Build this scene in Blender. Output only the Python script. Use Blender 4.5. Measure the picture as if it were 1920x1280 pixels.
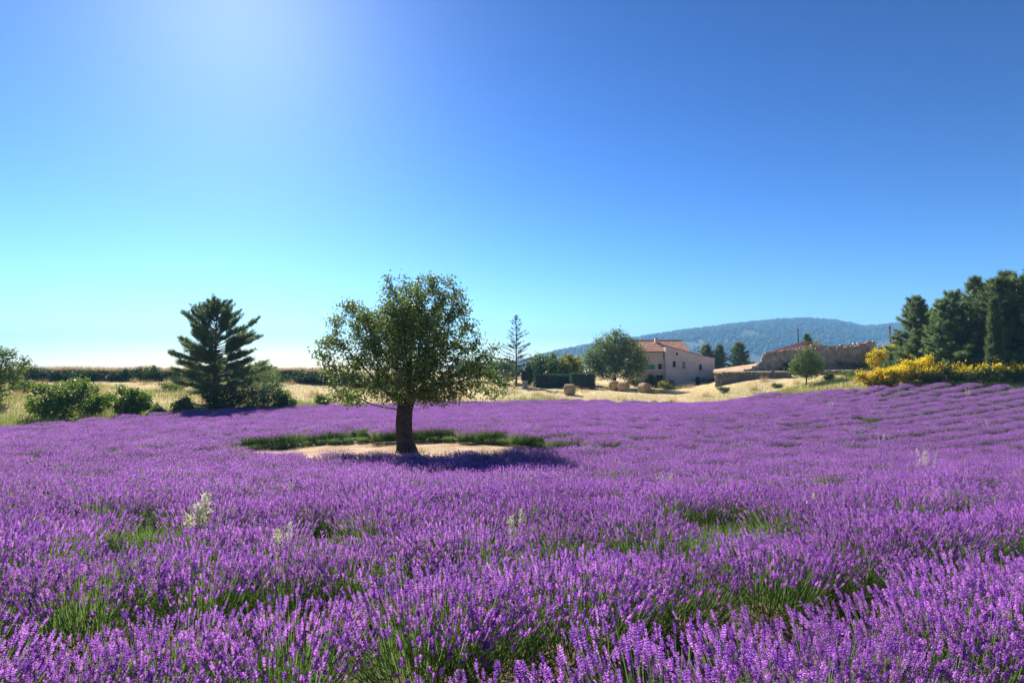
import bpy, math, random
import numpy as np

# ------------------------------------------------------------------ camera, sky, sun, exposure
for o in list(bpy.data.objects):
    bpy.data.objects.remove(o)
S = bpy.context.scene
COL = S.collection
F = 1100.0                                   # focal length in photo pixels (photo 1920 wide)
CAMZ = 1.65
PITCH = math.atan(50 / F)
cam_d = bpy.data.cameras.new('camera')
cam = bpy.data.objects.new('camera', cam_d)
COL.objects.link(cam)
cam.location = (0, 0, CAMZ)
cam.rotation_euler = (math.pi / 2 + PITCH, 0, 0)
cam_d.sensor_width = 36
cam_d.lens = 36 * F / 1920
cam_d.clip_start = 0.05
cam_d.clip_end = 20000
S.camera = cam

SUN_EL = math.radians(33)
SUN_AZ = math.radians(26)                    # left of straight ahead (+Y)
sun_dir = np.array([-math.sin(SUN_AZ) * math.cos(SUN_EL), math.cos(SUN_AZ) * math.cos(SUN_EL), math.sin(SUN_EL)])
W = bpy.data.worlds.new('World')
S.world = W
W.use_nodes = True
wn = W.node_tree.nodes
bg = wn['Background']
sky = wn.new('ShaderNodeTexSky')
sky.sky_type = 'NISHITA'
sky.sun_disc = False
sky.sun_elevation = SUN_EL
sky.sun_rotation = -SUN_AZ
sky.altitude = 1200
sky.air_density = 1.0
sky.dust_density = 0.5
sky.ozone_density = 4.0
hsv = wn.new('ShaderNodeHueSaturation')        # the photograph's rich blue, the same all over the sky
hsv.inputs['Saturation'].default_value = 1.08
hsv.inputs['Hue'].default_value = 0.497
W.node_tree.links.new(sky.outputs[0], hsv.inputs['Color'])
grade = []                                       # uniform contrast of the photograph's development
for op, val in (('MULTIPLY', .128), ('POWER', 1.75), ('MULTIPLY', 1 / .128)):
    vm = wn.new('ShaderNodeVectorMath'); vm.operation = op
    vm.inputs[1].default_value = (val, val, val)
    W.node_tree.links.new((grade[-1] if grade else hsv).outputs[0], vm.inputs[0]); grade.append(vm)
W.node_tree.links.new(grade[-1].outputs[0], bg.inputs[0])
bg.inputs[1].default_value = 0.076
sl = bpy.data.lights.new('sun', 'SUN')
sl.energy = 5.0
sl.angle = math.radians(0.53)
sl.color = (1.0, 0.94, 0.84)
sun = bpy.data.objects.new('sun', sl)
COL.objects.link(sun)
from mathutils import Vector
sun.rotation_euler = Vector(sun_dir).to_track_quat('Z', 'Y').to_euler()
sun.location = (-40, 60, 80)
S.view_settings.view_transform = 'Standard'
S.view_settings.look = 'None'
S.view_settings.gamma = 1.0
S.view_settings.use_curve_mapping = False
S.view_settings.exposure = 1.3
S.render.resolution_x = 1024
S.render.resolution_y = 682
S.cycles.volume_bounces = 0
S.cycles.transparent_max_bounces = 8
S.cycles.max_bounces = 6

# ------------------------------------------------------------------ helpers
def ray(u, v):
    a, b = (u - 960) / F, (640 - v) / F
    c, s = math.cos(PITCH), math.sin(PITCH)
    return np.array([a, c - b * s, s + b * c])

def P(u, v, d):
    """the point that pixel (u, v) of the photograph shows, at y = d metres"""
    r = ray(u, v)
    return np.array([0, 0, CAMZ]) + r * (d / r[1])

def tag(o, label=None, cat=None, group=None, kind=None):
    if label: o['label'] = label
    if cat: o['category'] = cat
    if group: o['group'] = group
    if kind: o['kind'] = kind
    return o

def empty(name, loc=(0, 0, 0), rz=0.0):
    o = bpy.data.objects.new(name, None)
    COL.objects.link(o)
    o.location = loc
    o.rotation_euler = (0, 0, rz)
    o.empty_display_size = 0.2
    return o

def link(name, me, parent=None):
    o = bpy.data.objects.new(name, me)
    COL.objects.link(o)
    if parent: o.parent = parent
    return o

def mk(name, V, tris=None, quads=None, mats=(), midx=None, smooth=False, attrs=None):
    me = bpy.data.meshes.new(name)
    V = np.asarray(V, dtype=np.float32).reshape(-1, 3)
    tris = np.zeros((0, 3), np.int32) if tris is None else np.asarray(tris, np.int32).reshape(-1, 3)
    quads = np.zeros((0, 4), np.int32) if quads is None else np.asarray(quads, np.int32).reshape(-1, 4)
    nt, nq = len(tris), len(quads)
    me.vertices.add(len(V))
    me.vertices.foreach_set('co', V.ravel())
    me.loops.add(nt * 3 + nq * 4)
    me.loops.foreach_set('vertex_index', np.concatenate([tris.ravel(), quads.ravel()]))
    me.polygons.add(nt + nq)
    ls = np.concatenate([np.arange(nt) * 3, nt * 3 + np.arange(nq) * 4]).astype(np.int32)
    me.polygons.foreach_set('loop_start', ls)
    me.polygons.foreach_set('loop_total', np.concatenate([np.full(nt, 3), np.full(nq, 4)]).astype(np.int32))
    if midx is not None:
        me.polygons.foreach_set('material_index', np.asarray(midx, np.int32))
    if smooth:
        me.polygons.foreach_set('use_smooth', np.ones(nt + nq, bool))
    for m in mats: me.materials.append(m)
    for k, a in (attrs or {}).items():
        at = me.attributes.new(k, 'FLOAT', 'POINT')
        at.data.foreach_set('value', np.asarray(a, np.float32))
    me.update(calc_edges=True)
    me.validate()
    return me

class Geo:
    """collects triangles and quads for one mesh"""
    def __init__(self): self.V = []; self.T = []; self.Q = []; self.n = 0; self.A = []
    def add(self, V, T=None, Q=None, a=0.0):
        V = np.asarray(V, float).reshape(-1, 3)
        if T is not None and len(T): self.T.append(np.asarray(T).reshape(-1, 3) + self.n)
        if Q is not None and len(Q): self.Q.append(np.asarray(Q).reshape(-1, 4) + self.n)
        self.V.append(V); self.n += len(V)
        self.A.append(np.broadcast_to(np.asarray(a, float), (len(V),)))
        return self
    def box(self, x0, x1, y0, y1, z0, z1):
        V = [(x, y, z) for z in (z0, z1) for y in (y0, y1) for x in (x0, x1)]
        return self.add(V, Q=[(0, 2, 3, 1), (4, 5, 7, 6), (0, 1, 5, 4), (2, 6, 7, 3), (0, 4, 6, 2), (1, 3, 7, 5)])
    def hull(self, V8):
        return self.add(V8, Q=[(0, 2, 3, 1), (4, 5, 7, 6), (0, 1, 5, 4), (2, 6, 7, 3), (0, 4, 6, 2), (1, 3, 7, 5)])
    def mesh(self, name, mats, smooth=False, attr=None):
        V = np.concatenate(self.V)
        T = np.concatenate(self.T) if self.T else None
        Q = np.concatenate(self.Q) if self.Q else None
        return mk(name, V, T, Q, mats if isinstance(mats, (list, tuple)) else [mats], smooth=smooth,
                  attrs={attr: np.concatenate(self.A)} if attr else None)
    def build(self, name, mats, parent=None, smooth=False, attr=None):
        return link(name, self.mesh(name, mats, smooth, attr), parent)

def norm(a): return a / np.maximum(np.linalg.norm(a, axis=-1, keepdims=True), 1e-9)

def rdir(rng, n): return norm(rng.normal(size=(n, 3)))

def leaves(g, Pn, D, L, Wd, rng, fold=0.25, a=0.0):
    """folded leaf blades: two triangles each"""
    n = len(Pn)
    D = norm(D)
    side = norm(np.cross(D, rdir(rng, n)))
    nrm = np.cross(side, D)
    L = np.broadcast_to(L, (n,))[:, None]; Wd = np.broadcast_to(Wd, (n,))[:, None]
    m = Pn + D * L * 0.45 + nrm * Wd * fold
    V = np.stack([Pn, m + side * Wd * 0.5, Pn + D * L, m - side * Wd * 0.5], 1).reshape(-1, 3)
    b = np.arange(n)[:, None] * 4
    T = np.concatenate([b + np.array([[0, 1, 2]]), b + np.array([[0, 2, 3]])])
    g.add(V, T, a=np.repeat(np.broadcast_to(a, (n,)), 4))

def blades(g, Pn, D, L, Wd, rng, a=0.0):
    n = len(Pn)
    D = norm(D)
    side = norm(np.cross(D, rdir(rng, n)))
    L = np.broadcast_to(L, (n,))[:, None]; Wd = np.broadcast_to(Wd, (n,))[:, None]
    V = np.stack([Pn - side * Wd * .5, Pn + side * Wd * .5, Pn + D * L], 1).reshape(-1, 3)
    g.add(V, np.arange(n * 3).reshape(-1, 3), a=np.repeat(np.broadcast_to(a, (n,)), 3))

def tubes(g, P0, P1, R0, R1, k=5):
    P0 = np.asarray(P0, float); P1 = np.asarray(P1, float)
    n = len(P0)
    if n == 0: return
    D = norm(P1 - P0)
    ref = np.where(np.abs(D[:, 2:3]) < .9, np.array([[0, 0, 1.]]), np.array([[1., 0, 0]]))
    a = norm(np.cross(D, ref)); b = np.cross(D, a)
    th = np.arange(k) * 2 * math.pi / k
    ring = a[:, None, :] * np.cos(th)[None, :, None] + b[:, None, :] * np.sin(th)[None, :, None]
    V = np.concatenate([P0[:, None] + ring * np.asarray(R0)[:, None, None], P1[:, None] + ring * np.asarray(R1)[:, None, None]], 1).reshape(-1, 3)
    base = np.arange(n)[:, None] * (2 * k)
    Q = np.concatenate([base + np.array([[i, (i + 1) % k, k + (i + 1) % k, k + i]]) for i in range(k)])
    g.add(V, Q=Q)

# ------------------------------------------------------------------ materials
def mat(name, c1, c2=None, scale=3.0, rough=0.9, trans=0.0, tcol=None, bump=0.0, bscale=20.0, attr=None, objrand=0.0, spec=0.2, detail=4):
    m = bpy.data.materials.new(name)
    m.use_nodes = True
    N, L = m.node_tree.nodes, m.node_tree.links
    p = N['Principled BSDF']
    out = N['Material Output']
    p.inputs['Roughness'].default_value = rough
    p.inputs['Specular IOR Level'].default_value = spec
    tc = N.new('ShaderNodeTexCoord')
    col = None
    if c2 is None:
        p.inputs['Base Color'].default_value = (*c1, 1)
    else:
        mix = N.new('ShaderNodeMix'); mix.data_type = 'RGBA'
        mix.inputs[6].default_value = (*c1, 1); mix.inputs[7].default_value = (*c2, 1)
        if attr:
            at = N.new('ShaderNodeAttribute'); at.attribute_name = attr
            fac = at.outputs['Fac']
        else:
            nz = N.new('ShaderNodeTexNoise')
            nz.inputs['Scale'].default_value = scale; nz.inputs['Detail'].default_value = detail
            L.new(tc.outputs['Object'], nz.inputs['Vector'])
            mr = N.new('ShaderNodeMapRange')
            mr.inputs[1].default_value = .32; mr.inputs[2].default_value = .68
            L.new(nz.outputs['Fac'], mr.inputs[0]); fac = mr.outputs[0]
        L.new(fac, mix.inputs[0])
        col = mix.outputs[2]
        if objrand > 0:
            oi = N.new('ShaderNodeObjectInfo')
            mr2 = N.new('ShaderNodeMapRange')
            mr2.inputs[3].default_value = 1 - objrand; mr2.inputs[4].default_value = 1 + objrand
            L.new(oi.outputs['Random'], mr2.inputs[0])
            hs = N.new('ShaderNodeHueSaturation')
            L.new(mr2.outputs[0], hs.inputs['Value']); L.new(col, hs.inputs['Color'])
            col = hs.outputs[0]
        L.new(col, p.inputs['Base Color'])
    if bump > 0:
        nb = N.new('ShaderNodeTexNoise'); nb.inputs['Scale'].default_value = bscale; nb.inputs['Detail'].default_value = 6
        L.new(tc.outputs['Object'], nb.inputs['Vector'])
        bp = N.new('ShaderNodeBump'); bp.inputs['Strength'].default_value = bump; bp.inputs['Distance'].default_value = 0.05
        L.new(nb.outputs['Fac'], bp.inputs['Height']); L.new(bp.outputs[0], p.inputs['Normal'])
    if trans > 0:
        t = N.new('ShaderNodeBsdfTranslucent')
        if tcol is not None: t.inputs[0].default_value = (*tcol, 1)
        elif col is not None: L.new(col, t.inputs[0])
        else: t.inputs[0].default_value = (*c1, 1)
        ms = N.new('ShaderNodeMixShader'); ms.inputs[0].default_value = trans
        L.new(p.outputs[0], ms.inputs[1]); L.new(t.outputs[0], ms.inputs[2]); L.new(ms.outputs[0], out.inputs[0])
    return m

M = {}
M['bark'] = mat('bark', (.03, .024, .021), (.075, .058, .048), 9, .95, bump=.9, bscale=22)
M['bark_red'] = mat('bark_reddish', (.075, .05, .042), (.15, .10, .085), 6, .95, bump=.8, bscale=14)
M['twig'] = mat('twig_bark', (.07, .055, .042), (.12, .095, .07), 8, .9)
M['leaf'] = mat('oak_leaf', (.045, .10, .022), (.21, .26, .055), attr='tint', rough=.5, trans=.5, spec=.4)
M['leaf_b'] = mat('broad_leaf', (.065, .13, .03), (.20, .26, .06), attr='tint', rough=.55, trans=.4, spec=.35)
M['leaf_y'] = mat('sunlit_yellow_leaf', (.16, .19, .025), (.40, .38, .05), attr='tint', rough=.6, trans=.42)  # yellow of sunlit garden shrubs put into the leaf colour
M['leaf_v'] = mat('light_green_leaf', (.07, .14, .018), (.17, .25, .03), attr='tint', rough=.5, trans=.45, spec=.35)
M['leaf_d'] = mat('dark_leaf', (.036, .08, .026), (.085, .135, .04), attr='tint', rough=.6, trans=.3)
M['hedge'] = mat('clipped_cypress_leaf', (.04, .10, .04), (.08, .15, .05), attr='tint', rough=.7, trans=.25)
M['needle'] = mat('pine_needle', (.05, .12, .05), (.26, .32, .12), attr='tint', rough=.55, trans=.45, objrand=.28, spec=.3)
M['needle_b'] = mat('cedar_needle', (.03, .07, .055), (.07, .12, .085), attr='tint', rough=.6, trans=.25)
M['broom'] = mat('broom_blossom', (.85, .56, .01), (.94, .76, .03), attr='tint', rough=.7, trans=.48)
M['broom_green'] = mat('broom_stem', (.06, .10, .02), (.10, .15, .03), attr='tint', rough=.7, trans=.3)
M['lav'] = mat('lavender_flower', (.27, .06, .49), (.79, .38, .86), attr='tint', rough=.75, trans=.5, objrand=.12)
M['lavgreen'] = mat('lavender_leaf', (.06, .14, .03), (.23, .35, .09), attr='tint', rough=.7, trans=.38, objrand=.12)
M['straw'] = mat('dry_grass', (.36, .26, .11), (.60, .47, .24), attr='tint', rough=.85, trans=.35)
M['green_grass'] = mat('green_grass', (.12, .18, .035), (.34, .36, .10), attr='tint', rough=.8, trans=.4)
M['weed'] = mat('pale_weed', (.50, .50, .30), (.78, .76, .56), attr='tint', rough=.8, trans=.35)
M['plaster'] = mat('pink_plaster', (.60, .43, .345), (.74, .58, .49), .55, .95, bump=.35, bscale=6, detail=9)
M['plaster2'] = mat('ochre_plaster', (.62, .43, .32), (.72, .53, .41), .8, .95, bump=.3, bscale=7, detail=8)
M['white'] = mat('white_limewash', (.70, .66, .62), (.78, .75, .71), 4, .9)
M['tile'] = mat('terracotta_tile', (.42, .17, .10), (.62, .36, .25), 2.2, .9, bump=.2, bscale=18, detail=8)
M['tile_old'] = mat('weathered_tile', (.30, .12, .085), (.52, .27, .20), 2.6, .95, bump=.3, bscale=14, detail=8)
M['stone'] = mat('field_stone', (.34, .265, .20), (.62, .52, .41), 1.7, .95, bump=.5, bscale=9, detail=7)
M['stone_d'] = mat('dark_stone', (.12, .105, .095), (.26, .22, .185), 1.5, .95, bump=.5, bscale=9, detail=7)
M['mortar'] = mat('earth_mortar', (.20, .16, .12), (.32, .26, .20), 5, 1)
M['glass'] = mat('dark_glass', (.02, .022, .026), rough=.12, spec=.6)
M['glass_b'] = mat('painted_sky_glass', (.30, .44, .56), rough=.15, spec=.6)  # pale blue sky reflection put into the pane's base colour
M['interior_dark'] = mat('painted_interior_dark', (.012, .011, .011), rough=1)  # near-black colour stands in for the shade inside the openings
M['wood'] = mat('brown_wood', (.10, .06, .045), (.17, .11, .08), 8, .8)
M['shutter'] = mat('green_shutter_paint', (.10, .30, .235), (.14, .36, .28), 5, .7)
M['hay'] = mat('hay', (.34, .22, .11), (.58, .42, .25), 7, .95, bump=.9, bscale=30)
M['pole'] = mat('creosoted_pole', (.045, .038, .034), (.09, .07, .06), 6, .9)
M['pole_red'] = mat('rust_red_pole', (.19, .045, .05), (.28, .08, .075), 4, .8)
M['wire'] = mat('black_wire', (.03, .03, .033), rough=.6)
M['forest'] = mat('hill_forest', (.02, .05, .02), (.06, .095, .035), attr='tint', rough=.9)
M['earth'] = mat('dry_earth', (.45, .27, .16), (.60, .40, .26), .6, 1, bump=.4, bscale=5, detail=8)
M['bank'] = mat('bank_soil', (.10, .085, .05), (.24, .19, .11), .9, 1, bump=.6, bscale=5, detail=8)

# ------------------------------------------------------------------ terrain
CT = []
def ctl(u, v, d, off=0.0):
    p = P(u, v, d); CT.append((p[0], d, p[2] - off))
for x in (-14, -5, 0, 5, 14): CT.append((x, -6, .25)); 
for x in (-4, 0, 4): CT.append((x, 0, 0))
CT += [(0, 6, -.42), (-5, 6, -.42), (6, 6, -.42), (-2, 12, -1.05), (10, 12, -1.05), (-12, 12, -1.0), (-4, 17, -1.5), (2, 17, -1.5), (-10, 17, -1.45)]
ctl(762, 845, 22); ctl(560, 842, 23); ctl(1000, 834, 24.5)
CT += [(16, 21, -1.9), (26, 24, -1.75), (8, 22, -1.75)]
ctl(0, 795, 33, .6); ctl(300, 772, 42, .6); ctl(560, 757, 52, .6); ctl(1050, 747, 66, .6); ctl(1400, 742, 70, .6)
ctl(1620, 725, 50, .6); ctl(1500, 735, 56, .6); ctl(1920, 722, 46, .6); ctl(800, 752, 60, .6)
CT += [(24, 40, -1.45), (10, 42, -2.0), (-10, 38, -1.9)]
ctl(200, 747, 52); ctl(200, 722, 70); ctl(60, 716, 78); ctl(500, 718, 76); ctl(700, 722, 84)
ctl(960, 737, 78); ctl(1200, 738, 80); ctl(1150, 724, 96); ctl(1300, 724, 100); ctl(960, 722, 96); ctl(1300, 735, 84)
ctl(1400, 715, 77); ctl(1520, 720, 62); ctl(1520, 709, 72); ctl(1640, 706, 66); ctl(1500, 697, 84); ctl(1620, 697, 84); ctl(1420, 697, 92)
ctl(1740, 714, 51); ctl(1860, 712, 50); ctl(1800, 698, 66); ctl(1680, 692, 80); ctl(1900, 696, 75); ctl(2300, 716, 42)
for x in (-120, -60, 0, 60, 130): CT.append((x, 125, 0.2))
for x, y in ((-90, 60), (-70, 20), (120, 50), (90, 10), (-60, -40), (60, -40)): CT.append((x, y, -1.0))
CT = np.array(CT)
def _phi(r2): return np.sqrt(r2 + 25.0)
_A = _phi(((CT[:, None, :2] - CT[None, :, :2]) ** 2).sum(-1))
_w = np.linalg.solve(_A + np.eye(len(CT)) * 0.02 * -1, CT[:, 2])
def Z(x, y):
    x = np.asarray(x, float); y = np.asarray(y, float)
    sh = np.broadcast(x, y).shape
    q = np.stack([np.broadcast_to(x, sh).ravel(), np.broadcast_to(y, sh).ravel()], 1)
    qc = np.clip(q, [-130, -45], [150, 130])
    out = np.empty(len(q))
    for i in range(0, len(q), 20000):
        c = qc[i:i + 20000]
        out[i:i + 20000] = _phi(((c[:, None, :] - CT[None, :, :2]) ** 2).sum(-1)) @ _w
    far = np.linalg.norm(q - qc, axis=1)
    k = np.exp(-far / 120.0)
    out = out * k + (-0.5) * (1 - k)
    return out.reshape(sh)
def z1(x, y): return float(Z(np.array([x]), np.array([y]))[0])
def hit(u, v, off=0.0):
    r = ray(u, v); r = r / r[1]
    d = np.arange(1.0, 130, .05)
    below = (CAMZ + r[2] * d) < Z(r[0] * d, d) + off
    i = int(np.argmax(below)) if below.any() else len(d) - 1
    return r[0] * d[i], d[i]

FIELD = []
for u, v, d in ((-250, 820, 29), (0, 795, 33), (300, 772, 42), (560, 757, 52), (800, 752, 60), (1050, 747, 66), (1400, 742, 67), (1500, 735, 56), (1620, 725, 50), (1920, 722, 46), (2300, 722, 41)):
    FIELD.append((P(u, v, d)[0], d))
FIELD += [(70, -3), (-36, -3)]
FIELD = np.array(FIELD)
def inside(poly, x, y):
    c = np.zeros(np.shape(x), bool)
    n = len(poly)
    for i in range(n):
        (xa, ya), (xb, yb) = poly[i], poly[(i + 1) % n]
        hit_ = ((ya > y) != (yb > y)) & (x < (xb - xa) * (y - ya) / (yb - ya + 1e-12) + xa)
        c ^= hit_
    return c
PC, PA, PB = np.array([-3.9, 21.4]), 6.4, 2.9          # bare oval round the tree
def in_patch(x, y, k=1.0): return ((x - PC[0]) / (PA * k)) ** 2 + ((y - PC[1]) / (PB * k)) ** 2 < 1

def axis(a, b, step, lo, hi):
    mid = list(np.arange(a, b + step, step))
    s, x = step, b
    up = []
    while x < hi: s *= 1.22; x += s; up.append(min(x, hi))
    s, x = step, a
    dn = []
    while x > lo: s *= 1.22; x -= s; dn.append(max(x, lo))
    return np.array(dn[::-1] + mid + up)
gx, gy = axis(-60, 75, .7, -3400, 3400), axis(-6, 110, .7, -300, 3400)
X, Y = np.meshgrid(gx, gy)
ZZ = Z(X, Y)
rg = np.random.default_rng(3)
near = (np.abs(X) < 75) & (Y < 112)
ZZ = ZZ + rg.normal(size=ZZ.shape) * .02 * near
nx, ny = len(gx), len(gy)
idx = np.arange(nx * ny).reshape(ny, nx)
Qg = np.stack([idx[:-1, :-1], idx[:-1, 1:], idx[1:, 1:], idx[1:, :-1]], -1).reshape(-1, 4)
fmask = inside(FIELD, X.ravel(), Y.ravel()).astype(float)
pmask = in_patch(X.ravel(), Y.ravel()).astype(float)
def ground_material():
    m = bpy.data.materials.new('ground_cover'); m.use_nodes = True
    N, L = m.node_tree.nodes, m.node_tree.links
    p = N['Principled BSDF']; p.inputs['Roughness'].default_value = 1; p.inputs['Specular IOR Level'].default_value = .1
    tc = N.new('ShaderNodeTexCoord')
    def noise(s, d=6):
        n = N.new('ShaderNodeTexNoise'); n.inputs['Scale'].default_value = s; n.inputs['Detail'].default_value = d
        L.new(tc.outputs['Object'], n.inputs['Vector']); return n.outputs['Fac']
    def ramp(f, a, b):
        r = N.new('ShaderNodeMapRange'); r.inputs[1].default_value = a; r.inputs[2].default_value = b
        L.new(f, r.inputs[0]); return r.outputs[0]
    def mix(f, a, b):
        x = N.new('ShaderNodeMix'); x.data_type = 'RGBA'
        if hasattr(f, 'links'): L.new(f, x.inputs[0])
        for i, c in ((6, a), (7, b)):
            if isinstance(c, tuple): x.inputs[i].default_value = (*c, 1)
            else: L.new(c, x.inputs[i])
        return x.outputs[2]
    dry = mix(ramp(noise(.25), .35, .65), (.50, .37, .19), (.62, .50, .29))
    dry = mix(ramp(noise(1.6), .50, .72), dry, (.32, .32, .11))
    soil = mix(ramp(noise(2.5, 9), .35, .65), (.085, .062, .04), (.17, .125, .085))
    bare = mix(ramp(noise(1.2, 9), .35, .65), (.33, .22, .14), (.54, .39, .27))
    af = N.new('ShaderNodeAttribute'); af.attribute_name = 'field'
    ap = N.new('ShaderNodeAttribute'); ap.attribute_name = 'patch'
    c = mix(af.outputs['Fac'], dry, soil)
    c = mix(ap.outputs['Fac'], c, bare)
    L.new(c, p.inputs['Base Color'])
    b = N.new('ShaderNodeBump'); b.inputs['Strength'].default_value = .7; b.inputs['Distance'].default_value = .06
    L.new(noise(9, 8), b.inputs['Height']); L.new(b.outputs[0], p.inputs['Normal'])
    return m
ground = link('ground', mk('ground', np.stack([X, Y, ZZ], -1).reshape(-1, 3), quads=Qg, mats=[ground_material()], smooth=True, attrs={'field': fmask, 'patch': pmask}))
tag(ground, kind='structure')

# far wooded hill
def ridge(u):
    pts = [(700, 700), (960, 684), (1035, 664), (1100, 652), (1200, 638), (1280, 625), (1380, 613), (1460, 606), (1520, 604), (1570, 607), (1620, 617), (1650, 616), (1700, 610), (1800, 604), (2000, 600), (2400, 604)]
    return np.interp(u, [p[0] for p in pts], [p[1] for p in pts])
rh = np.random.default_rng(11)
HU = np.linspace(640, 2450, 150); HT = np.linspace(0, 1.35, 44)
HV = []
def hill_pt(u, t):
    d = 1300 + 1000 * t
    vtop = ridge(u)
    prof = np.where(t <= 1, np.sin(np.clip(t, 0, 1) * math.pi / 2) ** 1.15, 1 - (t - 1) * .5)
    x = (u - 960) / F * d
    topz = CAMZ + (690 - vtop) / F * 2300 + 0.0
    z = -6 + (topz + 6) * prof
    z = z + 9 * np.sin(x / 90.0) * np.sin(d / 70.0) * np.clip(prof, 0, .8) * (1 - np.clip(t, 0, 1)) 
    return x, d, z
UU, TT = np.meshgrid(HU, HT)
hx, hy, hz = hill_pt(UU, TT)
ii = np.arange(hx.size).reshape(hx.shape)
Qh = np.stack([ii[:-1, :-1], ii[:-1, 1:], ii[1:, 1:], ii[1:, :-1]], -1).reshape(-1, 4)
M['hillground'] = mat('hill_meadow', (.035, .065, .03), (.12, .14, .06), .009, 1, detail=5)
tag(link('hill', mk('hill', np.stack([hx, hy, hz], -1), quads=Qh, mats=[M['hillground']], smooth=True)), kind='structure')
g = Geo()
n = 26000
tu, tt = rh.uniform(650, 2440, n), rh.uniform(.05, 1.04, n) ** .8
keep = (np.sin(tu / 37.0 + 3 * tt) * np.sin(tt * 17 + tu / 90.0) + .65 * rh.normal(size=n) * .5 + (tt - .45) * 1.6) > -.55
tu, tt = tu[keep], tt[keep]
px, py, pz = hill_pt(tu, tt)
n = len(px)
sz = rh.uniform(3.5, 8.0, n)
oct_ = np.array([(1, 0, 0), (0, 1, 0), (-1, 0, 0), (0, -1, 0), (0, 0, 1.25), (0, 0, -.6)], float)
V = oct_[None] * (sz[:, None, None] * rh.uniform(.75, 1.25, (n, 6, 1))) + np.stack([px, py, pz + sz * .5], -1)[:, None]
fo = np.array([(0, 1, 4), (1, 2, 4), (2, 3, 4), (3, 0, 4), (1, 0, 5), (2, 1, 5), (3, 2, 5), (0, 3, 5)])
g.add(V.reshape(-1, 3), (np.arange(n)[:, None, None] * 6 + fo[None]).reshape(-1, 3), a=np.repeat(rh.uniform(0, 1, n), 6))
tag(g.build('forest', M['forest'], attr='tint'), 'far wood covering the blue hazy hill', 'forest', kind='stuff')

# terrace bank along the far left
g = Geo()
bu = np.linspace(-420, 760, 90)
rb = np.random.default_rng(5)
prof = [(0, -.6), (.25, .25), (.75, .9), (1.3, 1.5), (2.2, 1.72), (6, 1.75), (40, 1.2), (60, -3)]
rows = []
for j, (dy, dz) in enumerate(prof):
    y = 79 + dy + rb.normal(size=90) * (.25 if j < 5 else 0)
    x = (bu - 960) / F * 79 * (1 + dy * .004)
    fade = np.clip((760 - bu) / 220.0, 0, 1)
    rows.append(np.stack([x, y, -.22 + (dz * (.35 + .65 * fade) + rb.normal(size=90) * .09)], -1))
V = np.stack(rows); ii = np.arange(V.shape[0] * 90).reshape(-1, 90)
g.add(V, Q=np.stack([ii[:-1, :-1], ii[:-1, 1:], ii[1:, 1:], ii[1:, :-1]], -1))
tag(g.build('terrace_bank', M['bank'], smooth=True), kind='structure')
BANK_TOP = V[4]

# ------------------------------------------------------------------ lavender
def spike_geo(g, base, D, ln, wd, rng, hi):
    """flower heads at base along D. hi: whorls of small florets, else a bumpy spindle"""
    n = len(base)
    a = norm(np.cross(D, rdir(rng, n))); b = np.cross(D, a)
    tint = np.clip(rng.normal(.52, .27, n), 0, 1)
    if True:
        nw, nf = (6, 4) if hi else (4, 3)
        for w in range(nw):
            s = (w + .4) / nw
            rad = wd * (.62 if w in (0, nw - 1) else 1.0) * rng.uniform(.65, 1.25, n)
            off = ln * ((s if w > 0 else -.16) + rng.uniform(-.05, .05, n))
            for f in range(nf):
                th = f * 2 * math.pi / nf + w * .8 + rng.uniform(-.35, .35, n)
                o = a * np.cos(th)[:, None] + b * np.sin(th)[:, None]
                c0 = base + D * np.reshape(off, (-1, 1)) + o * (rad * .18)[:, None]
                tip = c0 + o * (rad * .85)[:, None] + D * (ln * .13)[:, None]
                tang = np.cross(D, o)
                h = (ln / nw * .72)[:, None]
                wv = (rad * .62)[:, None]
                mid = (c0 + tip) * .5 + D * h * .3
                V = np.stack([c0 - D * h * .3, mid + tang * wv, mid - tang * wv, tip + D * h * .25, tip - D * h * .35], 1)
                T = np.array([(0, 1, 4), (0, 4, 2), (1, 3, 4), (2, 4, 3), (1, 2, 3)])
                tt = np.clip(tint + rng.normal(0, .22, n), 0, 1)
                g.add(V.reshape(-1, 3), (np.arange(n)[:, None, None] * 5 + T[None]).reshape(-1, 3), a=np.repeat(tt, 5))

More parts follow.
